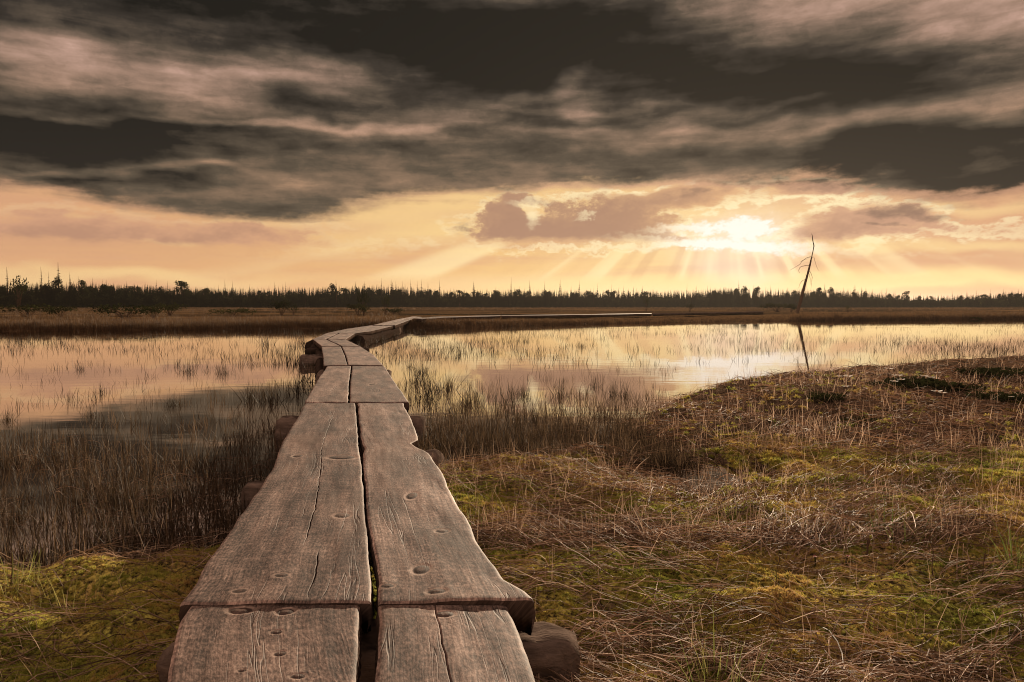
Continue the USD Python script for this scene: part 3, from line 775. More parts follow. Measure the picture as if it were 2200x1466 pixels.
sleeper((a[0] - 0.35, a[1], st), (b[0], b[1], st), 0.35, 0.22, 9)
a, b = at(700, 719, st), at(775, 719, st)
sleeper(a, b, 0.5, 0.25, 7)
for i, (x0, y0, x1, y1) in enumerate(((800, 703, 860, 703), (884, 688, 912, 690), (1000, 681, 1010, 683), (1075, 679.5, 1082, 681))):
    sleeper(at(x0, y0, st), at(x1, y1, st), 0.5, 0.25, 20 + i)
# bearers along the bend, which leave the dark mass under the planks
def bearer(px_line, seed, rad=0.17):
    p = [at(x, y, st) for x, y in px_line]
    v, f = tube(resample(np.array(p) - [0, 0, 0.11], 24), rad, 8)
    v += (meshkit.fbm(v * 4, 3, seed)[:, None] - 0.5) * 0.06
    obj('bearer', (v, f), DARKLOG, walk, smooth=50)
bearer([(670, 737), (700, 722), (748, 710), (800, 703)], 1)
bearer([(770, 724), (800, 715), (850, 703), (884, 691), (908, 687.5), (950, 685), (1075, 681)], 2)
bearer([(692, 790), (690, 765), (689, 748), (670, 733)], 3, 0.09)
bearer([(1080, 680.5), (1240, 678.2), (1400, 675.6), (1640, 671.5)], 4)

# ------------------------------------------------------------------ forest beyond the bog
TREE_D = 166.0


def needle_tree(rng, h, r, dens=1.0, droop=0.25, gap=0.0, top=0.025):
    """A narrow northern spruce: whorls of drooping boughs, each a few ragged faces. Returns trunk, crown."""
    trunk = tube(np.array([[0, 0, 0], [rng.normal(0, .02), rng.normal(0, .02), h * .5], [0, 0, h]]), [h * 0.016, h * 0.011, h * 0.002], 6)
    vs, fs, n = [], [], 0
    zz = h * 0.06
    while zz < h * 0.985:
        f = zz / h
        rad = r * (1 - f) ** 0.95 * rng.uniform(0.65, 1.15) + r * top
        if rng.random() < gap:
            rad *= 0.3
        for k in range(int(5 + 3 * dens)):
            if rng.random() > dens:
                continue
            a = rng.uniform(0, 2 * np.pi)
            L = rad * rng.uniform(0.6, 1.15)
            d = np.array([np.cos(a), np.sin(a), 0])
            s = np.array([-np.sin(a), np.cos(a), 0])
            w = L * rng.uniform(0.22, 0.36)
            p0 = np.array([0, 0, zz])
            m = p0 + d * L * 0.55 + [0, 0, -droop * L * 0.35]
            t = p0 + d * L + [0, 0, -droop * L * rng.uniform(0.4, 1.0) + 0.03 * h * (1 - f) * 0.2]
            lo = m + [0, 0, -w * 0.9]
            vs += [p0, m + s * w, m - s * w, t, lo]
            fs += [[n, n + 1, n + 4], [n, n + 4, n + 2], [n + 1, n + 3, n + 4], [n + 2, n + 4, n + 3], [n, n + 2, n + 1], [n + 1, n + 2, n + 3]]
            n += 5
        zz += h * rng.uniform(0.018, 0.032)
    return trunk, (np.array(vs), np.array(fs))


def leaf_cloud(rng, centre, size, n, leaf):
    c = rng.normal(0, 1, (n, 3))
    c /= np.linalg.norm(c, axis=1, keepdims=True)
    c = c * rng.uniform(0.25, 1, (n, 1)) ** 0.6 * size + centre
    a, b = rng.normal(0, leaf, (n, 3)), rng.normal(0, leaf, (n, 3))
    v = np.stack([c - a, c + b, c + a, c - b], 1).reshape(-1, 3)
    i = np.arange(n)[:, None] * 4
    return v, np.vstack([i + [0, 1, 2], i + [0, 2, 3]])


def round_tree(rng, h, r):
    pts = np.array([[0, 0, 0], [rng.normal(0, .05), 0, h * .4], [rng.normal(0, .1), rng.normal(0, .1), h * .85]])
    trunk = [tube(pts, [h * .02, h * .015, h * .005], 6)]
    crown = []
    for k in range(13):
        a = rng.uniform(0, 2 * np.pi)
        zc = h * rng.uniform(0.25, 0.95)
        c = np.array([np.cos(a), np.sin(a), 0]) * r * rng.uniform(0.2, 0.8) * (1.15 - (zc / h - 0.42)) + [0, 0, zc]
        trunk.append(tube(np.array([[0, 0, zc - h * .12], c]), [h * .006, h * .002], 4))
        crown.append(leaf_cloud(rng, c, np.array([r * .45, r * .45, h * .1]), 130, 0.055 * h / 5))
    return join(trunk), join(crown)


def put_tree(mats, tr, cr, name, label, cat, loc, group):
    t = thing(name, label, cat, loc, group=group)
    obj('trunk', tr, SNAG, t)
    obj('crown', cr, mats, t)
    return t


def skyline(px):
    return -5.0 + np.interp(px, [-300, 0, 120, 200, 300, 400, 560, 700, 800, 900, 960, 1100, 1300, 1500, 1560, 1640, 1760, 1850, 1930, 1970, 2060, 2200, 2500], [612, 613, 610, 611, 614, 619, 622, 619, 616, 621, 626, 624, 627, 626, 620, 625, 624, 627, 635, 638, 636, 628, 624])


rng = np.random.default_rng(77)
UH = 5.0                                                               # prototypes are 5 m tall
protos = {'spruce_tree': [], 'bare_spruce': [], 'birch_tree': []}
shape = {'spruce_tree': [], 'bare_spruce': [], 'birch_tree': []}
for k in range(7):
    shape['spruce_tree'].append(needle_tree(rng, UH, rng.uniform(0.7, 1.05), 1.0, rng.uniform(.2, .5)))
for k in range(4):
    shape['bare_spruce'].append(needle_tree(rng, UH, rng.uniform(0.5, 0.72), 0.85, 0.5, 0.3))
for k in range(3):
    shape['birch_tree'].append(round_tree(rng, UH, rng.uniform(0.95, 1.25)))


def tree_at(kind, px, top, label=None, dist=None, wide=1.0, group=None, var=None):
    d = dist or rng.uniform(TREE_D - 4, TREE_D + 3)
    x = (px - 1100) / F * d
    z0 = float(height(np.array([x]), np.array([d]))[0]) - 0.1
    hgt = (HOR - top) / F * d + CAMZ - z0
    s = hgt / UH
    i = int(rng.integers(len(shape[kind]))) if var is None else var
    loc = (x, d, z0)
    sc = (s * wide, s * wide, s)
    rz = rng.uniform(0, 360)
    have = dict(protos[kind])
    words = {'spruce_tree': ('dark narrow spruce standing in the front row of the far forest', 'spruce tree', 'spruces along the far forest edge'),
             'bare_spruce': ('thin sparse spruce sticking up out of the far forest edge', 'spruce tree', 'thin bare spruces of the far forest'),
             'birch_tree': ('rounded bushy tree standing at the edge of the far forest', 'tree', 'rounded trees of the far forest edge')}[kind]
    if i not in have:
        t = thing(kind, label or words[0], words[1], loc, rz, sc, None if label else words[2])
        obj('trunk', shape[kind][i][0], SNAG, t)
        obj('crown', shape[kind][i][1], LEAF if kind == 'birch_tree' else NEEDLE, t)
        protos[kind].append((i, t))
        return t
    t = copy_of(have[i], loc, rz, sc, label or words[0], words[1], group or (None if label else words[2]))
    if label:
        t.ClearCustomDataByKey('group')
    return t


for px, top, kind, wide, label in (
        (19, 574, 'bare_spruce', 1.0, 'thin spruce rising above the forest at the very left edge'),
        (92, 574, 'bare_spruce', 0.8, 'slim bare spruce, second tall one from the left edge of the forest'),
        (108, 584, 'bare_spruce', 0.7, 'short thin spruce between the two tallest thin spruces at left'),
        (129, 564, 'bare_spruce', 1.0, 'tallest thin spruce of the whole forest, left of the rounded tree clump'),
        (153, 585, 'spruce_tree', 0.6, 'fuller spruce just right of the tallest thin spruce at left'),
        (171, 594, 'spruce_tree', 0.8, 'middling spruce beside the fuller one in the left clump'),
        (128, 597, 'birch_tree', 0.9, 'leafy round crown at the foot of the tallest thin spruce'),
        (180, 599, 'birch_tree', 0.8, 'leafy round crown in the left clump right of the tallest spruce'),
        (202, 597, 'spruce_tree', 0.7, 'pointed spruce right of the left clump of trees'),
        (392, 601, 'birch_tree', 1.5, 'broad round-crowned pine standing alone above the left forest'),
        (1018, 605, 'spruce_tree', 1.25, 'broad dark spruce standing out above the forest near the middle'),
        (945, 602, 'bare_spruce', 1.0, 'thin spruce left of the broad dark spruce near the middle'),
        (1098, 597, 'bare_spruce', 0.7, 'very thin tall spruce right of the broad dark spruce'),
        (820, 598, 'bare_spruce', 0.9, 'tall thin spruce above where the boardwalk meets the far bank'),
        (841, 601, 'spruce_tree', 0.8, 'dense spruce just right of the tall thin one above the boardwalk'),
        (1586, 603, 'bare_spruce', 0.8, 'thin spruce under the sun left of the leaning dead tree'),
        (2153, 621, 'spruce_tree', 0.9, 'stout spruce near the right edge of the forest')):
    tree_at(kind, px, top, label, wide=wide)
for px, top, kind, wide in ((223, 600, 'spruce_tree', .6), (338, 601, 'spruce_tree', .6), (362, 604, 'spruce_tree', .7), (485, 601, 'spruce_tree', .5), (501, 603, 'spruce_tree', .55), (592, 606, 'spruce_tree', .7), (615, 606, 'bare_spruce', .9), (723, 602, 'bare_spruce', 1),
                            (850, 604, 'spruce_tree', .6), (866, 604, 'bare_spruce', .9), (883, 601, 'bare_spruce', .8), (897, 604, 'bare_spruce', .8), (906, 601, 'bare_spruce', 1), (920, 606, 'spruce_tree', .6), (1138, 602, 'bare_spruce', .9), (1170, 604, 'bare_spruce', .7),
                            (1203, 602, 'bare_spruce', 1), (1244, 603, 'bare_spruce', .8), (1283, 609, 'spruce_tree', .6), (1313, 610, 'bare_spruce', .7), (1360, 615, 'spruce_tree', .7), (1475, 612, 'bare_spruce', .7), (1525, 615, 'spruce_tree', .6), (1836, 614, 'bare_spruce', .7), (1857, 618, 'bare_spruce', .9),
                            (2125, 621, 'spruce_tree', .6), (2186, 621, 'spruce_tree', .7), (2075, 624, 'bare_spruce', .8), (1945, 624, 'birch_tree', .9), (1625, 616, 'birch_tree', 1.0), (1600, 616, 'birch_tree', .9), (1785, 618, 'birch_tree', .9), (1810, 617, 'spruce_tree', .8)):
    tree_at(kind, px, top, wide=wide)
for px in np.arange(-6, 2212, 10.6):
    p = px + rng.uniform(-5, 5)
    kind = rng.choice(['spruce_tree', 'bare_spruce', 'birch_tree'], p=[0.83, 0.14, 0.03])
    top = skyline(p) + rng.normal(1.0, 4.0)
    top = max(top, skyline(p) - (14 if kind != 'birch_tree' else 3))
    tree_at(kind, p, min(top, 650), wide=rng.uniform(0.85, 1.25) * (0.9 if kind != 'birch_tree' else 1.0))

# the mass of the forest behind the front row
merged = [(join([a, b]), LEAF if k == 'birch_tree' else NEEDLE) for k in ('spruce_tree', 'bare_spruce', 'birch_tree') for a, b in shape[k]]
for k in range(3):
    lc = [leaf_cloud(rng, np.array([rng.normal(0, .5), rng.normal(0, .5), rng.uniform(.3, 2.6)]), np.array([.75, .75, .7]), 60, 0.10) for _ in range(12)]
    merged.append((join(lc), NEEDLE))
nf = 7000
d = TREE_D - 3 + 50 * rng.uniform(0, 1, nf) ** 1.5
px = rng.uniform(-420, 2620, nf)
fx = (px - 1100) / F * d
top = skyline(px) + np.abs(rng.normal(3, 4, nf)) + rng.uniform(0, 6, nf)
hz = (HOR - np.minimum(top, 645)) / F * d + CAMZ - 0.1
which = rng.choice(len(merged), nf, p=np.array([3.2] * 7 + [0.8] * 4 + [0.3] * 3 + [3.0] * 3) / (7 * 3.2 + 4 * .8 + 3 * 0.3 + 9.0))
wide = rng.uniform(0.8, 1.3, nf)
instancer('forest', merged, np.stack([fx, d, np.full(nf, 0.05)], 1), which, rng.uniform(0, 6.28, nf), np.stack([wide * hz / UH, wide * hz / UH, hz / UH], 1),
          label='dark mass of spruce forest filling the horizon behind the front trees', cat='forest')


# ------------------------------------------------------------------ bushes on the far bog
def bush(rng, h, r, n_stem=16, leaves=500, leaf=0.03):
    stems, crown = [], []
    for k in range(n_stem):
        a = rng.uniform(0, 2 * np.pi)
        e = np.array([np.cos(a) * r * rng.uniform(.2, 1), np.sin(a) * r * rng.uniform(.2, 1), h * rng.uniform(.55, 1.0)])
        m = e * [0.35, 0.35, 0.55] + rng.normal(0, .04, 3)
        stems.append(tube(np.array([[0, 0, -0.1], m, e]), [h * .012, h * .008, h * .003], 4))
        crown.append(leaf_cloud(rng, e * .85, np.array([r * .38, r * .38, h * .22]), leaves // n_stem, leaf))
    return join(stems), join(crown)


BUSH = [bush(rng, 1.0, 0.9, 18, 620, .028), bush(rng, 1.0, 1.3, 22, 700, .03), bush(rng, 1.0, 0.55, 12, 260, .022)]
bush_first = {}


def put_bush(px, py, hpx, wide, var, label, group=None, name='bush'):
    z = 0.15
    p = at(px, py, z)
    p[2] = float(height(p[:1], p[1:2])[0])
    s = hpx / F * p[1]
    sc = (s * wide, s * wide, s)
    if var not in bush_first:
        t = thing(name, label, 'bush', p, rng.uniform(0, 360), sc, group)
        obj('stems', BUSH[var][0], SNAG, t, kind='stuff')
        obj('foliage', BUSH[var][1], LEAF, t, kind='stuff')
        bush_first[var] = t
    else:
        copy_of(bush_first[var], p, rng.uniform(0, 360), sc, label, 'bush', group)


for px, py, hpx, wide, var, label in (
        (270, 690, 18, 1.6, 1, 'largest low dark bush on the far bank at left'), (330, 688, 14, 1.3, 0, 'bush touching the right side of the largest low dark bush'),
        (60, 684, 14, 1.9, 1, 'broad low bush at the left edge of the far bank'), (130, 686, 13, 1.5, 0, 'low bush right of the broad one at the left edge'),
        (40, 668, 40, 0.5, 2, 'tall slender bush before the forest at the far left'), (365, 680, 14, 1.2, 1, 'bush on the far bank between the large left bush and the grass strip'),
        (500, 684, 10, 2.2, 1, 'flat dark bush patch on the far bank left of the boardwalk'), (605, 680, 24, 0.9, 0, 'airy bush on the far bank well left of the boardwalk'),
        (630, 681, 17, 1.0, 2, 'small bush right of the airy bush'), (782, 681, 42, 0.55, 2, 'tallest slim birch bush behind the boardwalk bend'),
        (770, 682, 20, 1.1, 0, 'wide bush at the foot of the slim birch bush'), (828, 681, 34, 0.42, 2, 'slim birch sapling right of the tallest birch bush'),
        (845, 680, 11, 1.4, 1, 'low bush between slim sapling and boardwalk'), (858, 680, 13, 0.8, 2, 'small bush nearest the far boardwalk'),
        (1388, 672, 26, 0.4, 2, 'lone slim bush on the far bog past the boardwalk'), (1482, 673, 14, 0.9, 2, 'small bush beside the end of the boardwalk'),
        (1670, 673, 14, 1.6, 1, 'low bush left of the leaning dead tree foot'), (1700, 674, 12, 1.0, 0, 'bush at the foot of the leaning dead tree'), (1822, 674, 12, 0.8, 2, 'small bush right of the leaning dead tree'), (2098, 684, 7, 1.6, 0, 'low clump at right end of far shore')):
    put_bush(px, py - 2, hpx * (1.9 if px < 560 else 1.35), wide, var, label)

# ------------------------------------------------------------------ leaning dead tree
base = at(1712, 675, 0.12)
DT = base[1]


def dt(px, py, dy=0.0):
    d = ray(px, py)
    return d * ((DT + dy) / d[1]) + [0, 0, CAMZ]


snag = thing('dead_tree', 'leaning leafless dead tree with a crooked tip on the far shore', 'dead tree')
pts = np.array([dt(1711, 678), dt(1713, 672), dt(1716, 660), dt(1720, 647), dt(1724, 632), dt(1727, 619), dt(1731, 605), dt(1734, 594), dt(1737, 582), dt(1740, 570), dt(1742, 561), dt(1744, 552), dt(1746, 543), dt(1748, 534), dt(1748.6, 528), dt(1747.5, 522), dt(1746, 517), dt(1745.6, 510), dt(1744, 502)])
rr = 0.78 * np.array([5.2, 4.4, 4.3, 4.2, 4.0, 3.7, 3.2, 2.7, 2.6, 2.4, 2.0, 1.4, 1.1, 1.1, 1.5, 1.1, 1.2, 1.0, 0.4]) / F * DT
tv, tf = tube(resample(np.c_[pts, rr], 60)[:, :3], resample(np.c_[pts, rr], 60)[:, 3], 9)
tv += (meshkit.fbm(tv * 5, 3, 2)[:, None] - 0.5) * 0.06
obj('trunk', (tv, tf), SNAG, snag, smooth=50)
for line, r0 in (([(1739, 571), (1731, 571), (1720, 573), (1716, 580), (1717, 587)], 1.1), ([(1742, 552), (1735, 553.5), (1730, 556), (1722, 563), (1719, 568), (1709, 574), (1697, 581)], .9), ([(1749, 554), (1751, 562), (1754, 572), (1759, 583)], .7),
                 ([(1738, 580), (1742, 587), (1745, 594), (1744, 606), (1743, 618)], .8), ([(1738, 588), (1741, 600), (1742, 612)], .6), ([(1729, 601), (1723, 604), (1718, 611), (1716, 619)], .8), ([(1720, 563), (1724, 560), (1737, 556)], .6), ([(1748, 529), (1751, 529)], 1.0), ([(1734, 594), (1730, 590)], 1.0),
                 ([(1722, 640), (1716, 634), (1713, 625)], .8), ([(1725, 630), (1731, 622), (1733, 612)], .7), ([(1718, 655), (1711, 650), (1707, 642)], .7), ([(1743, 556), (1748, 552), (1749, 554)], .6)):
    dy = np.linspace(0, rng.normal(0, 0.5), len(line))
    p = resample(np.array([dt(a, b, e) for (a, b), e in zip(line, dy)]), 10)
    obj('branch', tube(p, np.linspace(r0 * 0.6, r0 * 0.25, 10) / F * DT, 5), SNAG, snag)

# ------------------------------------------------------------------ sedge
def clump(rng, n, R, h0, h1, w0, w1, lean=0.22, flat=1.0):
    a = rng.uniform(0, 2 * np.pi, n)
    r = R * np.sqrt(rng.uniform(0, 1, n))
    b = np.stack([r * np.cos(a), r * np.sin(a) * flat, np.full(n, -0.06)], 1)
    return blades(rng, b, rng.uniform(0, 2 * np.pi, n), rng.uniform(h0, h1, n) + 0.06, np.abs(rng.normal(0, lean, n)), rng.uniform(w0, w1, n))[:2]


def gauss(px, py, cx, cy, rx, ry):
    return np.exp(-((px - cx) / rx) ** 2 - ((py - cy) / ry) ** 2)


def water_density(px, py):
    st_ = fb(px / 130.0, py / 16.0, 1.0, 21, 3)
    d = np.zeros_like(px)
    left = px < 720
    dl = 0.16 * smooth01(-py, -900, -840) + 0.02 + 0.5 * smooth01(py, 900, 985) + 0.5 * smooth01(py, 940, 1060) + 0.55 * gauss(px, py, 560, 720, 260, 14) + 0.45 * gauss(px, py, 120, 735, 330, 16) + 0.5 * gauss(px, py, 620, 800, 130, 60) + 0.35 * gauss(px, py, 420, 795, 160, 18) + 0.55 * gauss(px, py, 590, 930, 150, 70) + 0.25 * gauss(px, py, 250, 795, 120, 14) + 0.12 * gauss(px, py, 300, 870, 300, 30)
    dl *= 1 - 0.97 * gauss(px, py, 90, 1090, 44, 90) - 0.0
    right = 0.60 * smooth01(py, 690, 706) * smooth01(-py, -800, -720) + 0.35 * gauss(px, py, 880, 750, 220, 40) + 0.9 * gauss(px, py, 940, 850, 90, 60) + 1.3 * gauss(px, py, 1150, 945, 280, 70) + 0.5 * gauss(px, py, 1060, 860, 180, 50) + 1.3 * gauss(px, py, 1320, 885, 130, 40) + 0.35 * gauss(px, py, 1250, 800, 330, 30) + 0.5 * gauss(px, py, 1950, 750, 260, 10) + 0.5 * gauss(px, py, 2000, 693, 320, 9) + 0.35 * gauss(px, py, 2100, 730, 200, 40)
    right *= 1 - 0.75 * gauss(px, py, 1560, 760, 200, 60) - 0.0
    right *= 1 - 0.9 * gauss(px, py, 1418, 985, 34, 34) - 0.0
    right *= 1 - 0.8 * gauss(px, py, 1295, 930, 30, 34)
    right *= 1 - 0.6 * gauss(px, py, 1140, 840, 28, 60)
    d = np.where(left, dl, right)
    return d * (0.12 + 0.88 * smooth01(st_, 0.40, 0.62))


def scatter(n, x0, x1, y0, y1, dens, rng, zplane=0.0):
    px, py = rng.uniform(x0, x1, n), rng.uniform(y0, y1, n)
    keep = rng.uniform(0, 1, n) < dens(px, py)
    p = at(px[keep], py[keep], zplane)
    return p


rng = np.random.default_rng(5)
walk_poly = shapely.union_all([shapely.Polygon(at([a for a, _ in e], [b for _, b in e], TOP)[:, :2]).buffer(0.02) for e in (
    [(300, 1700), (358, 1466), (389, 1295), (524, 1095), (589, 1000), (645, 888), (703, 787), (691, 745), (672, 729), (702, 716), (745, 707), (800, 699), (855, 689), (887, 684), (906, 686), (884, 690), (849, 699), (795, 712), (762, 717), (743, 729), (775, 745), (826, 787), (868, 872), (940, 1000), (1013, 1131), (1082, 1244), (1146, 1290), (1155, 1466), (1230, 1700)],)])


def off_walk(p):
    return p[~shapely.contains_xy(walk_poly, p[:, 0], p[:, 1])]


# the far half: thicker stems so that they still draw a line; the near half: fine ones
FARK = [(clump(rng, 9, 0.30, 0.04, 0.15, 0.005, 0.010, 0.22, 0.6), TUSSOCK) for _ in range(5)]
MIDK = [(clump(rng, 10, 0.16, 0.04, 0.13, 0.0035, 0.007, 0.35, 0.8), REED) for _ in range(5)]
NEARK = [(clump(rng, 9, 0.11, 0.04, 0.15, 0.003, 0.006, 0.55), REED) for _ in range(7)]
KINDS = FARK + MIDK + NEARK
P1 = off_walk(scatter(8200, -150, 2350, 688, 790, water_density, rng))
P2 = off_walk(scatter(3800, -150, 1500, 780, 1010, water_density, rng))
P3 = off_walk(scatter(5600, -150, 1350, 900, 1235, water_density, rng))
P4 = off_walk(scatter(4000, 860, 1480, 815, 1010, lambda a, b: smooth01(b, 815 + 55 * fb(a / 60.0, b / 60.0, 1.0, 71, 3), 985) * (0.25 + 0.75 * smooth01(fb(a / 70.0, b / 26.0, 1.0, 72, 3), 0.36, 0.55)) * smooth01(a, 860, 960) * (1 - 0.9 * gauss(a, b, 1296, 935, 34, 34)), rng))
P2 = np.vstack([P2, P4])
pts = np.vstack([P1, P2, P3])
which = np.concatenate([rng.integers(0, 5, len(P1)), rng.integers(5, 10, len(P2)), rng.integers(10, 17, len(P3))])
gz = height(pts[:, 0], pts[:, 1])
ok = gz < np.where(which >= 10, 0.03 + 0.035 * rng.uniform(0, 1, len(gz)), 0.03)
pts, which = pts[ok], which[ok]
instancer('water_sedge', KINDS, pts, which, rng.uniform(0, 6.28, len(pts)), rng.uniform(0.7, 1.2, len(pts)),
          label='brown sedge stems standing in the bog pond on both sides of the boardwalk', cat='sedge')

# rust-coloured fringe along the far shore
SHK = [(clump(rng, 26, 0.35, 0.12, 0.33, 0.008, 0.015, 0.25, 0.5), RIM) for _ in range(5)]
fe = resample(poly(far_edge)[1:-1], 2600)
off = np.abs(rng.normal(0.0, 1.0, (4, len(fe)))) * np.array([[0.4], [1.2], [2.2], [4.0]])
fp = np.vstack([np.c_[fe[:, 0] + rng.normal(0, .4, len(fe)), fe[:, 1] + 0.1 + o] for o in off])
fp = fp[np.abs(fp[:, 0] / fp[:, 1]) < 0.95]
nb = 6000
yb = 28 + 135 * rng.uniform(0, 1, nb) ** 1.3
bp = np.stack([rng.uniform(-0.85, 0.85, nb) * yb, yb], 1)
bp = bp[(fb(bp[:, 0] * 0.25, bp[:, 1], 0.2, 8, 3) > 0.46) & shapely.contains_xy(FAR, bp[:, 0], bp[:, 1])]
fp = off_walk(np.vstack([fp, bp]))
fz = height(fp[:, 0], fp[:, 1])
fpx, fpy = pixel(fp[:, 0], fp[:, 1], fz)
low_ = np.where((fpx > 850) & (fpx < 1700) & (fpy < 694) & (fpy > 668), 0.4, 1.0)
instancer('shore_sedge', SHK, np.c_[fp, fz], rng.integers(0, 5, len(fp)), rng.uniform(0, 6.28, len(fp)), rng.uniform(0.6, 1.05, len(fp)) * low_,
          label='rust brown sedge fringing the far shore and covering the open bog behind it', cat='sedge')

# dark tussocks standing singly in the ponds
TUS = []
for k in range(3):
    TUS.append(clump(rng, 60, 0.13, 0.08, 0.26, 0.004, 0.008, 0.5))
tus_first = {}
for i, (px, py, s) in enumerate(((575, 741, 1.5), (625, 745, 1.2), (650, 738, 1.2), (405, 800, .8), (175, 795, .6), (480, 803, .8), (545, 862, 1.0), (640, 845, 1.3), (660, 820, 1.1), (585, 868, 1.0), (218, 845, .6), (372, 872, .6), (10, 905, .6), (195, 895, .5),
                                 (900, 822, 1.2), (955, 838, 1.2), (925, 855, 1.3), (1010, 872, 1.0), (905, 800, .8), (880, 790, .7), (1085, 868, .9), (1210, 852, .9), (1120, 848, .7), (1330, 850, .9), (1280, 832, .6), (985, 770, .7), (1130, 735, .6), (820, 735, 1.2), (850, 760, .8), (1250, 745, .5))):
    p = at(px, py, 0.0)
    k = i % 3
    if k not in tus_first:
        t = thing('sedge_tussock', 'dark tuft of dead sedge rising from the pond surface', 'sedge tussock', p, rng.uniform(0, 360), s, 'dark sedge tussocks standing in the ponds')
        obj('blades', TUS[k], TUSSOCK, t, kind='stuff')
        tus_first[k] = t
    else:
        copy_of(tus_first[k], p, rng.uniform(0, 360), s)

# ------------------------------------------------------------------ straw lying on the banks
def lying(rng, base, heading, length, lift, width, bend, segs=5):
    """Straws lying in arcs over the ground (three-sided, so that they catch light like stalks)."""
    n = len(base)
    s = np.linspace(0, 1, segs + 1)
    ang = heading[:, None] + bend[:, None] * (s[None] - 0.5)
    ds = length[:, None] / segs
    x = np.cumsum(np.concatenate([np.zeros((n, 1)), (np.cos(ang) * ds)[:, :-1]], 1), 1)
    y = np.cumsum(np.concatenate([np.zeros((n, 1)), (np.sin(ang) * ds)[:, :-1]], 1), 1)
    x += base[:, :1] - x[:, -1:] / 2
    y += base[:, 1:2] - y[:, -1:] / 2
    g0 = np.maximum(height(x, y), 0.002)
    sm = (g0[:, :1] * (1 - s) + g0[:, -1:] * s) * 0.5 + 0.5 * g0
    z = np.maximum(sm, g0) + lift[:, None] * (4 * s * (1 - s))[None] * rng.uniform(0.3, 1, (n, 1)) + rng.uniform(0.0, 0.012, (n, 1))
    z += np.where(rng.uniform(0, 1, (n, 1)) < 0.25, s[None] ** 2 * rng.uniform(0, 0.10, (n, 1)) * length[:, None] / 0.3, 0)
    c = np.stack([x, y, z], -1)
    t = np.gradient(c, axis=1)
    t /= np.linalg.norm(t, axis=2, keepdims=True) + 1e-9
    a = np.cross(t, [0, 0, 1.0])
    a /= np.linalg.norm(a, axis=2, keepdims=True) + 1e-9
    b = np.cross(a, t)
    w = width[:, None, None] * (1 - 0.6 * s[None, :, None] ** 2) * 0.5
    ring = [c + w * (math.cos(q) * a + math.sin(q) * b) for q in (0.3, 0.3 + 2.094, 0.3 + 4.189)]
    v = np.stack(ring, 2)
    idx = np.arange(n * (segs + 1) * 3).reshape(n, segs + 1, 3)
    fs = []
    for k in range(3):
        A, B = idx[:, :-1, k], idx[:, :-1, (k + 1) % 3]
        C_, D = idx[:, 1:, (k + 1) % 3], idx[:, 1:, k]
        fs += [np.stack([A, B, C_], -1).reshape(-1, 3), np.stack([A, C_, D], -1).reshape(-1, 3)]
    return v.reshape(-1, 3), np.concatenate(fs), np.repeat(np.arange(n), (segs + 1) * 3)


def straw_density(px, py):
    n = fb(px / 170.0, py / 55.0, 1.0, 33, 3)
    d = 0.10 + 0.95 * smooth01(n, 0.44, 0.64)
    d = np.where(px < 760, d * 0.30 + 0.08, d)
    d *= 1 - 0.6 * gauss(px, py, 1150, 1180, 120, 60)
    d += 0.7 * gauss(px, py, 1890, 945, 90, 20) + 0.6 * gauss(px, py, 1250, 1040, 260, 30) + 0.5 * gauss(px, py, 1750, 1050, 300, 30) + 0.6 * gauss(px, py, 1900, 1450, 260, 40) + 0.4 * gauss(px, py, 1350, 1180, 160, 20)
    return np.clip(d, 0, 1)


rng = np.random.default_rng(9)
parts, tones = [], []
for (n, x0, x1, y0, y1, L0, L1, w0, w1) in ((9000, -150, 2350, 1140, 1560, 0.07, 0.36, 0.0013, 0.0036), (8000, 800, 2350, 960, 1180, 0.10, 0.40, 0.002, 0.0042), (9500, 1200, 2400, 800, 980, 0.10, 0.38, 0.003, 0.006), (2600, 1500, 2500, 765, 830, 0.14, 0.45, 0.005, 0.009)):
    b = off_walk(scatter(n, x0, x1, y0, y1, straw_density, rng, 0.05))
    gz = height(b[:, 0], b[:, 1])
    b = b[gz > -0.03]
    m = len(b)
    swirl = (fb(b[:, 0], b[:, 1], 0.9, 41, 3) - 0.5) * 5.0
    head = swirl + rng.normal(0, 0.42, m) + np.where(rng.uniform(0, 1, m) < 0.18, rng.uniform(-1.5, 1.5, m), 0) + np.where(rng.uniform(0, 1, m) < .5, np.pi, 0)
    v, f, who = lying(rng, b, head, rng.uniform(L0, L1, m) * rng.uniform(.6, 1.15, m), rng.uniform(0.0, 0.05, m), rng.uniform(w0, w1, m), rng.normal(0, 0.7, m))
    parts.append((v, f))
    tones.append(np.clip(rng.beta(1.2, 1.9, m), 0, 1)[who])
b = off_walk(scatter(9000, -150, 1400, 900, 1180, lambda a, c: 0.8 * np.clip(water_density(a, c) - 0.25, 0, 1), rng, 0.0))
m = len(b)
v, f, who = lying(rng, b, rng.normal(0, 0.6, m) + (fb(b[:, 0], b[:, 1], 0.9, 41, 3) - 0.5) * 4, rng.uniform(.06, .24, m), rng.uniform(0.0, 0.06, m), rng.uniform(.0016, .0032, m), rng.normal(0, .8, m))
parts.append((v, f))
tones.append((rng.beta(1.2, 2.6, m) * 0.8)[who])
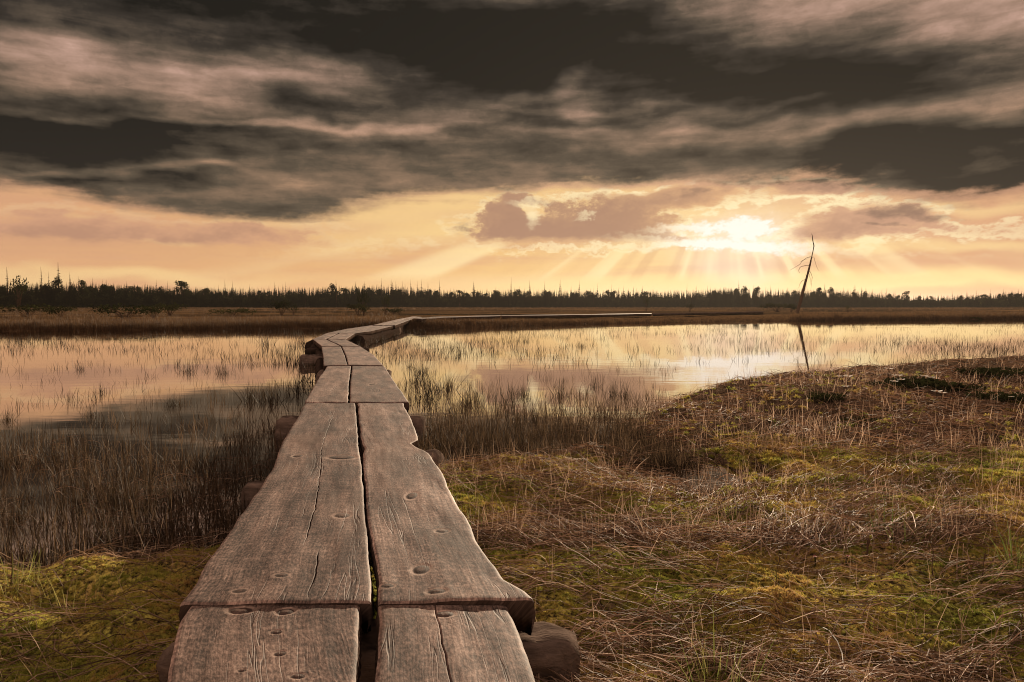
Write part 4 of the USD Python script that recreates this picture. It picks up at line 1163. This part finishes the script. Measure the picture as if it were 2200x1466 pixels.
# stalks still standing among them
for (n, x0, x1, y0, y1, h0, h1, w0, w1) in ((2600, -150, 2350, 1120, 1560, 0.04, 0.16, 0.0012, 0.0024), (5200, 820, 2350, 960, 1180, 0.06, 0.17, 0.0016, 0.003), (5200, 1250, 2400, 800, 980, 0.07, 0.2, 0.003, 0.005), (2400, 1400, 2500, 765, 840, 0.08, 0.2, 0.005, 0.008)):
    b = off_walk(scatter(n, x0, x1, y0, y1, lambda a, c: 0.3 + 0.5 * straw_density(a + 300, c), rng, 0.05))
    gz = height(b[:, 0], b[:, 1])
    b[:, 2] = gz - 0.01
    b = b[gz > -0.04]
    m = len(b)
    v, f, who = blades(rng, b, rng.uniform(0, 6.28, m), rng.uniform(h0, h1, m), np.abs(rng.normal(0, 0.45, m)), rng.uniform(w0, w1, m))
    parts.append((v, f))
    tones.append((rng.beta(1.3, 2.2, m) * 0.9)[who])
obj('straw', join(parts), STRAW, prim={'tone': np.concatenate(tones)}, kind='stuff', label='dry straw lying matted in swathes over the near banks', cat='straw')

# ------------------------------------------------------------------ moss cushions
def sprig(rng, n):
    c = rng.normal(0, 1, (n, 3))
    c[:, 2] = np.abs(c[:, 2]) * 0.8 + 0.1
    c /= np.linalg.norm(c, axis=1, keepdims=True)
    base = c * rng.uniform(0.1, 0.35, (n, 1))
    tip = c * rng.uniform(0.7, 1.1, (n, 1))
    s = np.cross(c, rng.normal(0, 1, (n, 3)))
    s /= np.linalg.norm(s, axis=1, keepdims=True)
    w = 0.11
    v = np.stack([base - s * w, base + s * w, tip], 1).reshape(-1, 3)
    return v, np.arange(3 * n).reshape(-1, 3)


rng = np.random.default_rng(13)
MK = [(sprig(rng, 34), MOSS) for _ in range(5)]


def moss_density(px, py):
    n = fb(px / 120.0, py / 45.0, 1.0, 55, 3)
    return np.clip(0.3 + 1.1 * smooth01(n, 0.36, 0.6), 0, 1)


mp = np.vstack([scatter(46000, -200, 2400, 1130, 1600, moss_density, rng, 0.06), scatter(26000, 820, 2400, 960, 1140, moss_density, rng, 0.06), scatter(1500, 1300, 2400, 800, 970, moss_density, rng, 0.06)])
mz = height(mp[:, 0], mp[:, 1])
mp[:, 2] = mz - 0.004
mp = mp[mz > 0.008]
sc = rng.uniform(0.009, 0.020, len(mp)) * np.clip(mp[:, 1] / 2.6, 0.85, 2.6)
instancer('moss', MK, mp, rng.integers(0, 5, len(mp)), rng.uniform(0, 6.28, len(mp)), sc, label='green and golden bog moss cushions on the near banks', cat='moss')


# ------------------------------------------------------------------ single plants
def tuft(name, px, py, n, R, h0, h1, w, lean, label, mat=GREEN, lo=0.2, hi=1.0, cat='grass tuft'):
    p = at(px, py, 0.06)
    p[2] = float(height(p[:1], p[1:2])[0]) - 0.01
    a = rng.uniform(0, 2 * np.pi, n)
    r = R * np.sqrt(rng.uniform(0, 1, n))
    b = np.stack([r * np.cos(a), r * np.sin(a), np.zeros(n)], 1)
    v, f, who = blades(rng, b, a + rng.normal(0, .5, n), rng.uniform(h0, h1, n), np.abs(rng.normal(lean, lean * .6, n)), rng.uniform(w * .6, w * 1.2, n), 5)
    t = thing(name, label, cat, p)
    obj('blades', (v, f), mat, t, prim={'tone': rng.uniform(lo, hi, n)[who]}, kind='stuff')


tuft('grass_tuft', 1545, 1475, 46, 0.07, 0.07, 0.24, 0.003, 0.28, 'large pale green grass tuft at the bottom edge right of the boardwalk')
tuft('grass_tuft', 2190, 1225, 30, 0.05, 0.08, 0.2, 0.004, 0.3, 'green grass tuft cut by the right picture edge', lo=0, hi=.7)
tuft('grass_tuft', 1025, 1130, 14, 0.03, 0.05, 0.14, 0.006, 0.15, 'small green tuft touching the right edge of the boardwalk', lo=0, hi=.4)
tuft('grass_tuft', 1570, 1112, 9, 0.02, 0.05, 0.12, 0.006, 0.2, 'small bright green tuft in the straw below the round puddle', lo=.2, hi=.8)
tuft('grass_tuft', 1935, 1160, 40, 0.12, 0.06, 0.16, 0.004, 0.4, 'dark green grass clump on the right bank', lo=0, hi=.4)
tuft('grass_tuft', 25, 1275, 40, 0.09, 0.05, 0.14, 0.003, 0.3, 'yellow green grass tuft at the left picture edge', lo=.5, hi=1)
tuft('grass_tuft', 150, 1300, 22, 0.10, 0.08, 0.2, 0.0022, 0.3, 'thin pale grass tuft on the left moss bank', lo=.6, hi=1)
tuft('grass_tuft', 1330, 1000, 26, 0.12, 0.08, 0.2, 0.004, 0.5, 'arching straw tuft at the edge of the sedge right of the boardwalk', mat=STRAW, lo=.3, hi=.8)
tuft('grass_tuft', 1000, 985, 40, 0.14, 0.1, 0.26, 0.004, 0.7, 'drooping straw tuft beside the notch in the right planks', mat=STRAW, lo=.1, hi=.5)


def stalk(px, py, hpx, rad, label, lean=0.0):
    p = at(px, py, 0.06)
    p[2] = float(height(p[:1], p[1:2])[0]) - 0.02
    h = hpx / F * p[1] + 0.02
    q = np.array([[0, 0, 0], [lean * .3 * h, 0, h * .35], [lean * .2 * h + .004, .003, h * .7], [lean * h, 0, h]])
    t = thing('dead_stalk', label, 'stalk', p)
    obj('stem', tube(resample(q, 9), np.linspace(rad, rad * .5, 9), 6), SNAG, t, smooth=True)
    obj('tip', tube(np.array([q[-1] - [0, 0, .012], q[-1] + [0.002, 0, 0.006], q[-1] + [0.003, 0, .02]]), [rad * .6, rad * 1.5, rad * .3], 6), SNAG, t, smooth=True)


stalk(2005, 1235, 82, .0022, 'thin black upright stalk on the right bank', -0.12)
stalk(1862, 1195, 32, .0042, 'thick short black stalk on the right bank', 0.05)
stalk(1665, 1262, 62, .0015, 'fine dark stalk under the middle of the right bank', 0.1)
stalk(2110, 1245, 45, .002, 'short dark stalk near the right edge beside a mossy dip', 0.05)
stalk(24, 1262, 55, .003, 'dark stalk standing at the left picture edge', 0.05)
stalk(2013, 925, 26, .005, 'dark stump-like stalk on the right bank below the white flowers', 0.03)


def flower(px, py, stem_px, size, label, mat=PETAL, cat='flower', name='white_flower', group=None):
    p = at(px, py + stem_px, 0.10)
    p[2] = float(height(p[:1], p[1:2])[0])
    h = max(stem_px / F * p[1], 0.02) + (0.05 if name == 'white_flower' else 0.0)
    size *= 1.15
    t = thing(name, label, cat, p, rng.uniform(0, 360), group=group)
    obj('stem', tube(np.array([[0, 0, -.01], [.006, 0, h * .5], [0, 0, h]]), 0.0025, 5), LEAF, t)
    for k in range(5):
        a = k * 2 * np.pi / 5 + rng.uniform(-.15, .15)
        d, s = np.array([np.cos(a), np.sin(a), 0]), np.array([-np.sin(a), np.cos(a), 0])
        c = np.array([0, 0, h])
        up = rng.uniform(.25, .6)
        rows = [(0.05, .10, 0), (.4, .34, .10), (.75, .40, .26), (1.0, .18, .42)]
        v = np.array([c + (d * r + s * w * q * .9) * size + [0, 0, up * zz * size] for r, w, zz in rows for q in (-1, 0, 1)])
        f = []
        for i in range(3):
            for j in range(2):
                o = i * 3 + j
                f += [[o, o + 1, o + 4], [o, o + 4, o + 3]]
        obj('petal', (v, np.array(f)), mat, t, smooth=True)
    ic = trimesh.creation.icosphere(1, size * .2)
    ic.apply_translation([0, 0, h + size * .08])
    obj('heart', ic, STRAW, t, smooth=True, prim={'tone': np.full(len(ic.vertices), .8)})


for px, py, st_, sz, label in ((1908, 799, 22, .045, 'topmost white flower of the left cluster on the flower hummock'), (1927, 813, 20, .05, 'largest white flower of the left cluster on the flower hummock'), (1920, 831, 14, .035, 'low white flower, left one of the pair under the left cluster'),
                               (1935, 830, 14, .035, 'low white flower, right one of the pair under the left cluster'), (1984, 811, 16, .038, 'white flower in the middle of the flower hummock'), (1999, 815, 16, .042, 'white flower right of the middle one on the hummock'),
                               (2013, 802, 14, .036, 'pale flower at the upper right of the flower hummock'), (2012, 849, 14, .042, 'left of two white flowers touching each other low on the hummock'), (2023, 853, 12, .036, 'right of two white flowers touching each other low on the hummock'),
                               (1821, 833, 12, .042, 'white flower standing alone left of the hummock'), (1817, 845, 8, .03, 'small white flower just below the lone one left of the hummock'), (1804, 814, 10, .03, 'small pale flower at the shore left of the hummock'), (2171, 858, 26, .02, 'tiny pale flower on a tall stem near the right edge')):
    flower(px, py, st_, sz, label)
for px, py, st_, sz, label in ((1751, 1160, 26, .006, 'tiny pink flower in the straw, leftmost of three'), (1822, 1158, 24, .006, 'tiny pink flower beside the thick black stalk'), (2166, 1160, 24, .007, 'tiny pink flower near the right picture edge')):
    flower(px, py, st_, sz, label, PINK, name='pink_flower')

# bare forked twig shrub at the right
p = at(2050, 862, 0.10)
TD = p[1]
tw = thing('bare_twig_shrub', 'leafless forked twig shrub leaning right on the right bank', 'shrub')


def tp(px, py, dy=0.0):
    d = ray(px, py)
    return d * ((TD + dy) / d[1]) + [0, 0, CAMZ]


for line, r0 in (([(2036, 866), (2050, 838), (2062, 815), (2080, 796), (2100, 785), (2120, 774)], 1.5), ([(2042, 866), (2062, 842), (2080, 828), (2098, 812), (2112, 801)], 1.3), ([(2062, 815), (2060, 800), (2066, 788)], .9), ([(2080, 828), (2092, 826), (2103, 828)], .8), ([(2100, 785), (2104, 776), (2112, 768)], .8), ([(2050, 838), (2040, 826), (2036, 814)], .9), ([(2098, 812), (2106, 814), (2116, 810)], .7)):
    pts = resample(np.array([tp(a, b, e) for (a, b), e in zip(line, np.linspace(0, rng.normal(0, .15), len(line)))]), 9)
    pts += rng.normal(0, .004, pts.shape)
    obj('branch', tube(pts, np.linspace(r0, r0 * .45, 9) / F * TD, 5), SNAG, tw)

# low leafy shrubs of the flower hummock and the dark dip
DW = [bush(rng, 1.0, 1.3, 30, 900, .055), bush(rng, 1.0, 1.6, 34, 1000, .05)]
dw_first = {}
for i, (px, py, hpx, wide, label) in enumerate(((1965, 838, 34, 1.5, 'dark leafy dwarf shrub under the middle white flowers'), (1915, 842, 30, 1.0, 'dwarf shrub under the left white flower cluster'), (2040, 848, 36, 1.2, 'dwarf shrub at the foot of the bare forked twigs'),
                                                (2140, 812, 30, 1.8, 'leafy dwarf shrub at the shore near the right edge'), (1775, 868, 26, 1.5, 'dark dwarf shrub in the hollow left of the flowers'), (2160, 870, 32, 1.3, 'dwarf shrub below the shore shrub near the right edge'), (1860, 905, 20, 1.6, 'low dark dwarf shrub below the left flower cluster'))):
    p = at(px, py - 6, 0.1)
    p[2] = float(height(p[:1], p[1:2])[0]) - 0.03
    s = 0.8 * hpx / F * p[1]
    wide *= 1.3
    k = i % 2
    if k not in dw_first:
        t = thing('dwarf_shrub', label, 'shrub', p, rng.uniform(0, 360), (s * wide, s * wide, s))
        obj('stems', DW[k][0], SNAG, t, kind='stuff')
        obj('foliage', DW[k][1], LEAF, t, kind='stuff')
        dw_first[k] = t
    else:
        copy_of(dw_first[k], p, rng.uniform(0, 360), (s * wide, s * wide, s), label)
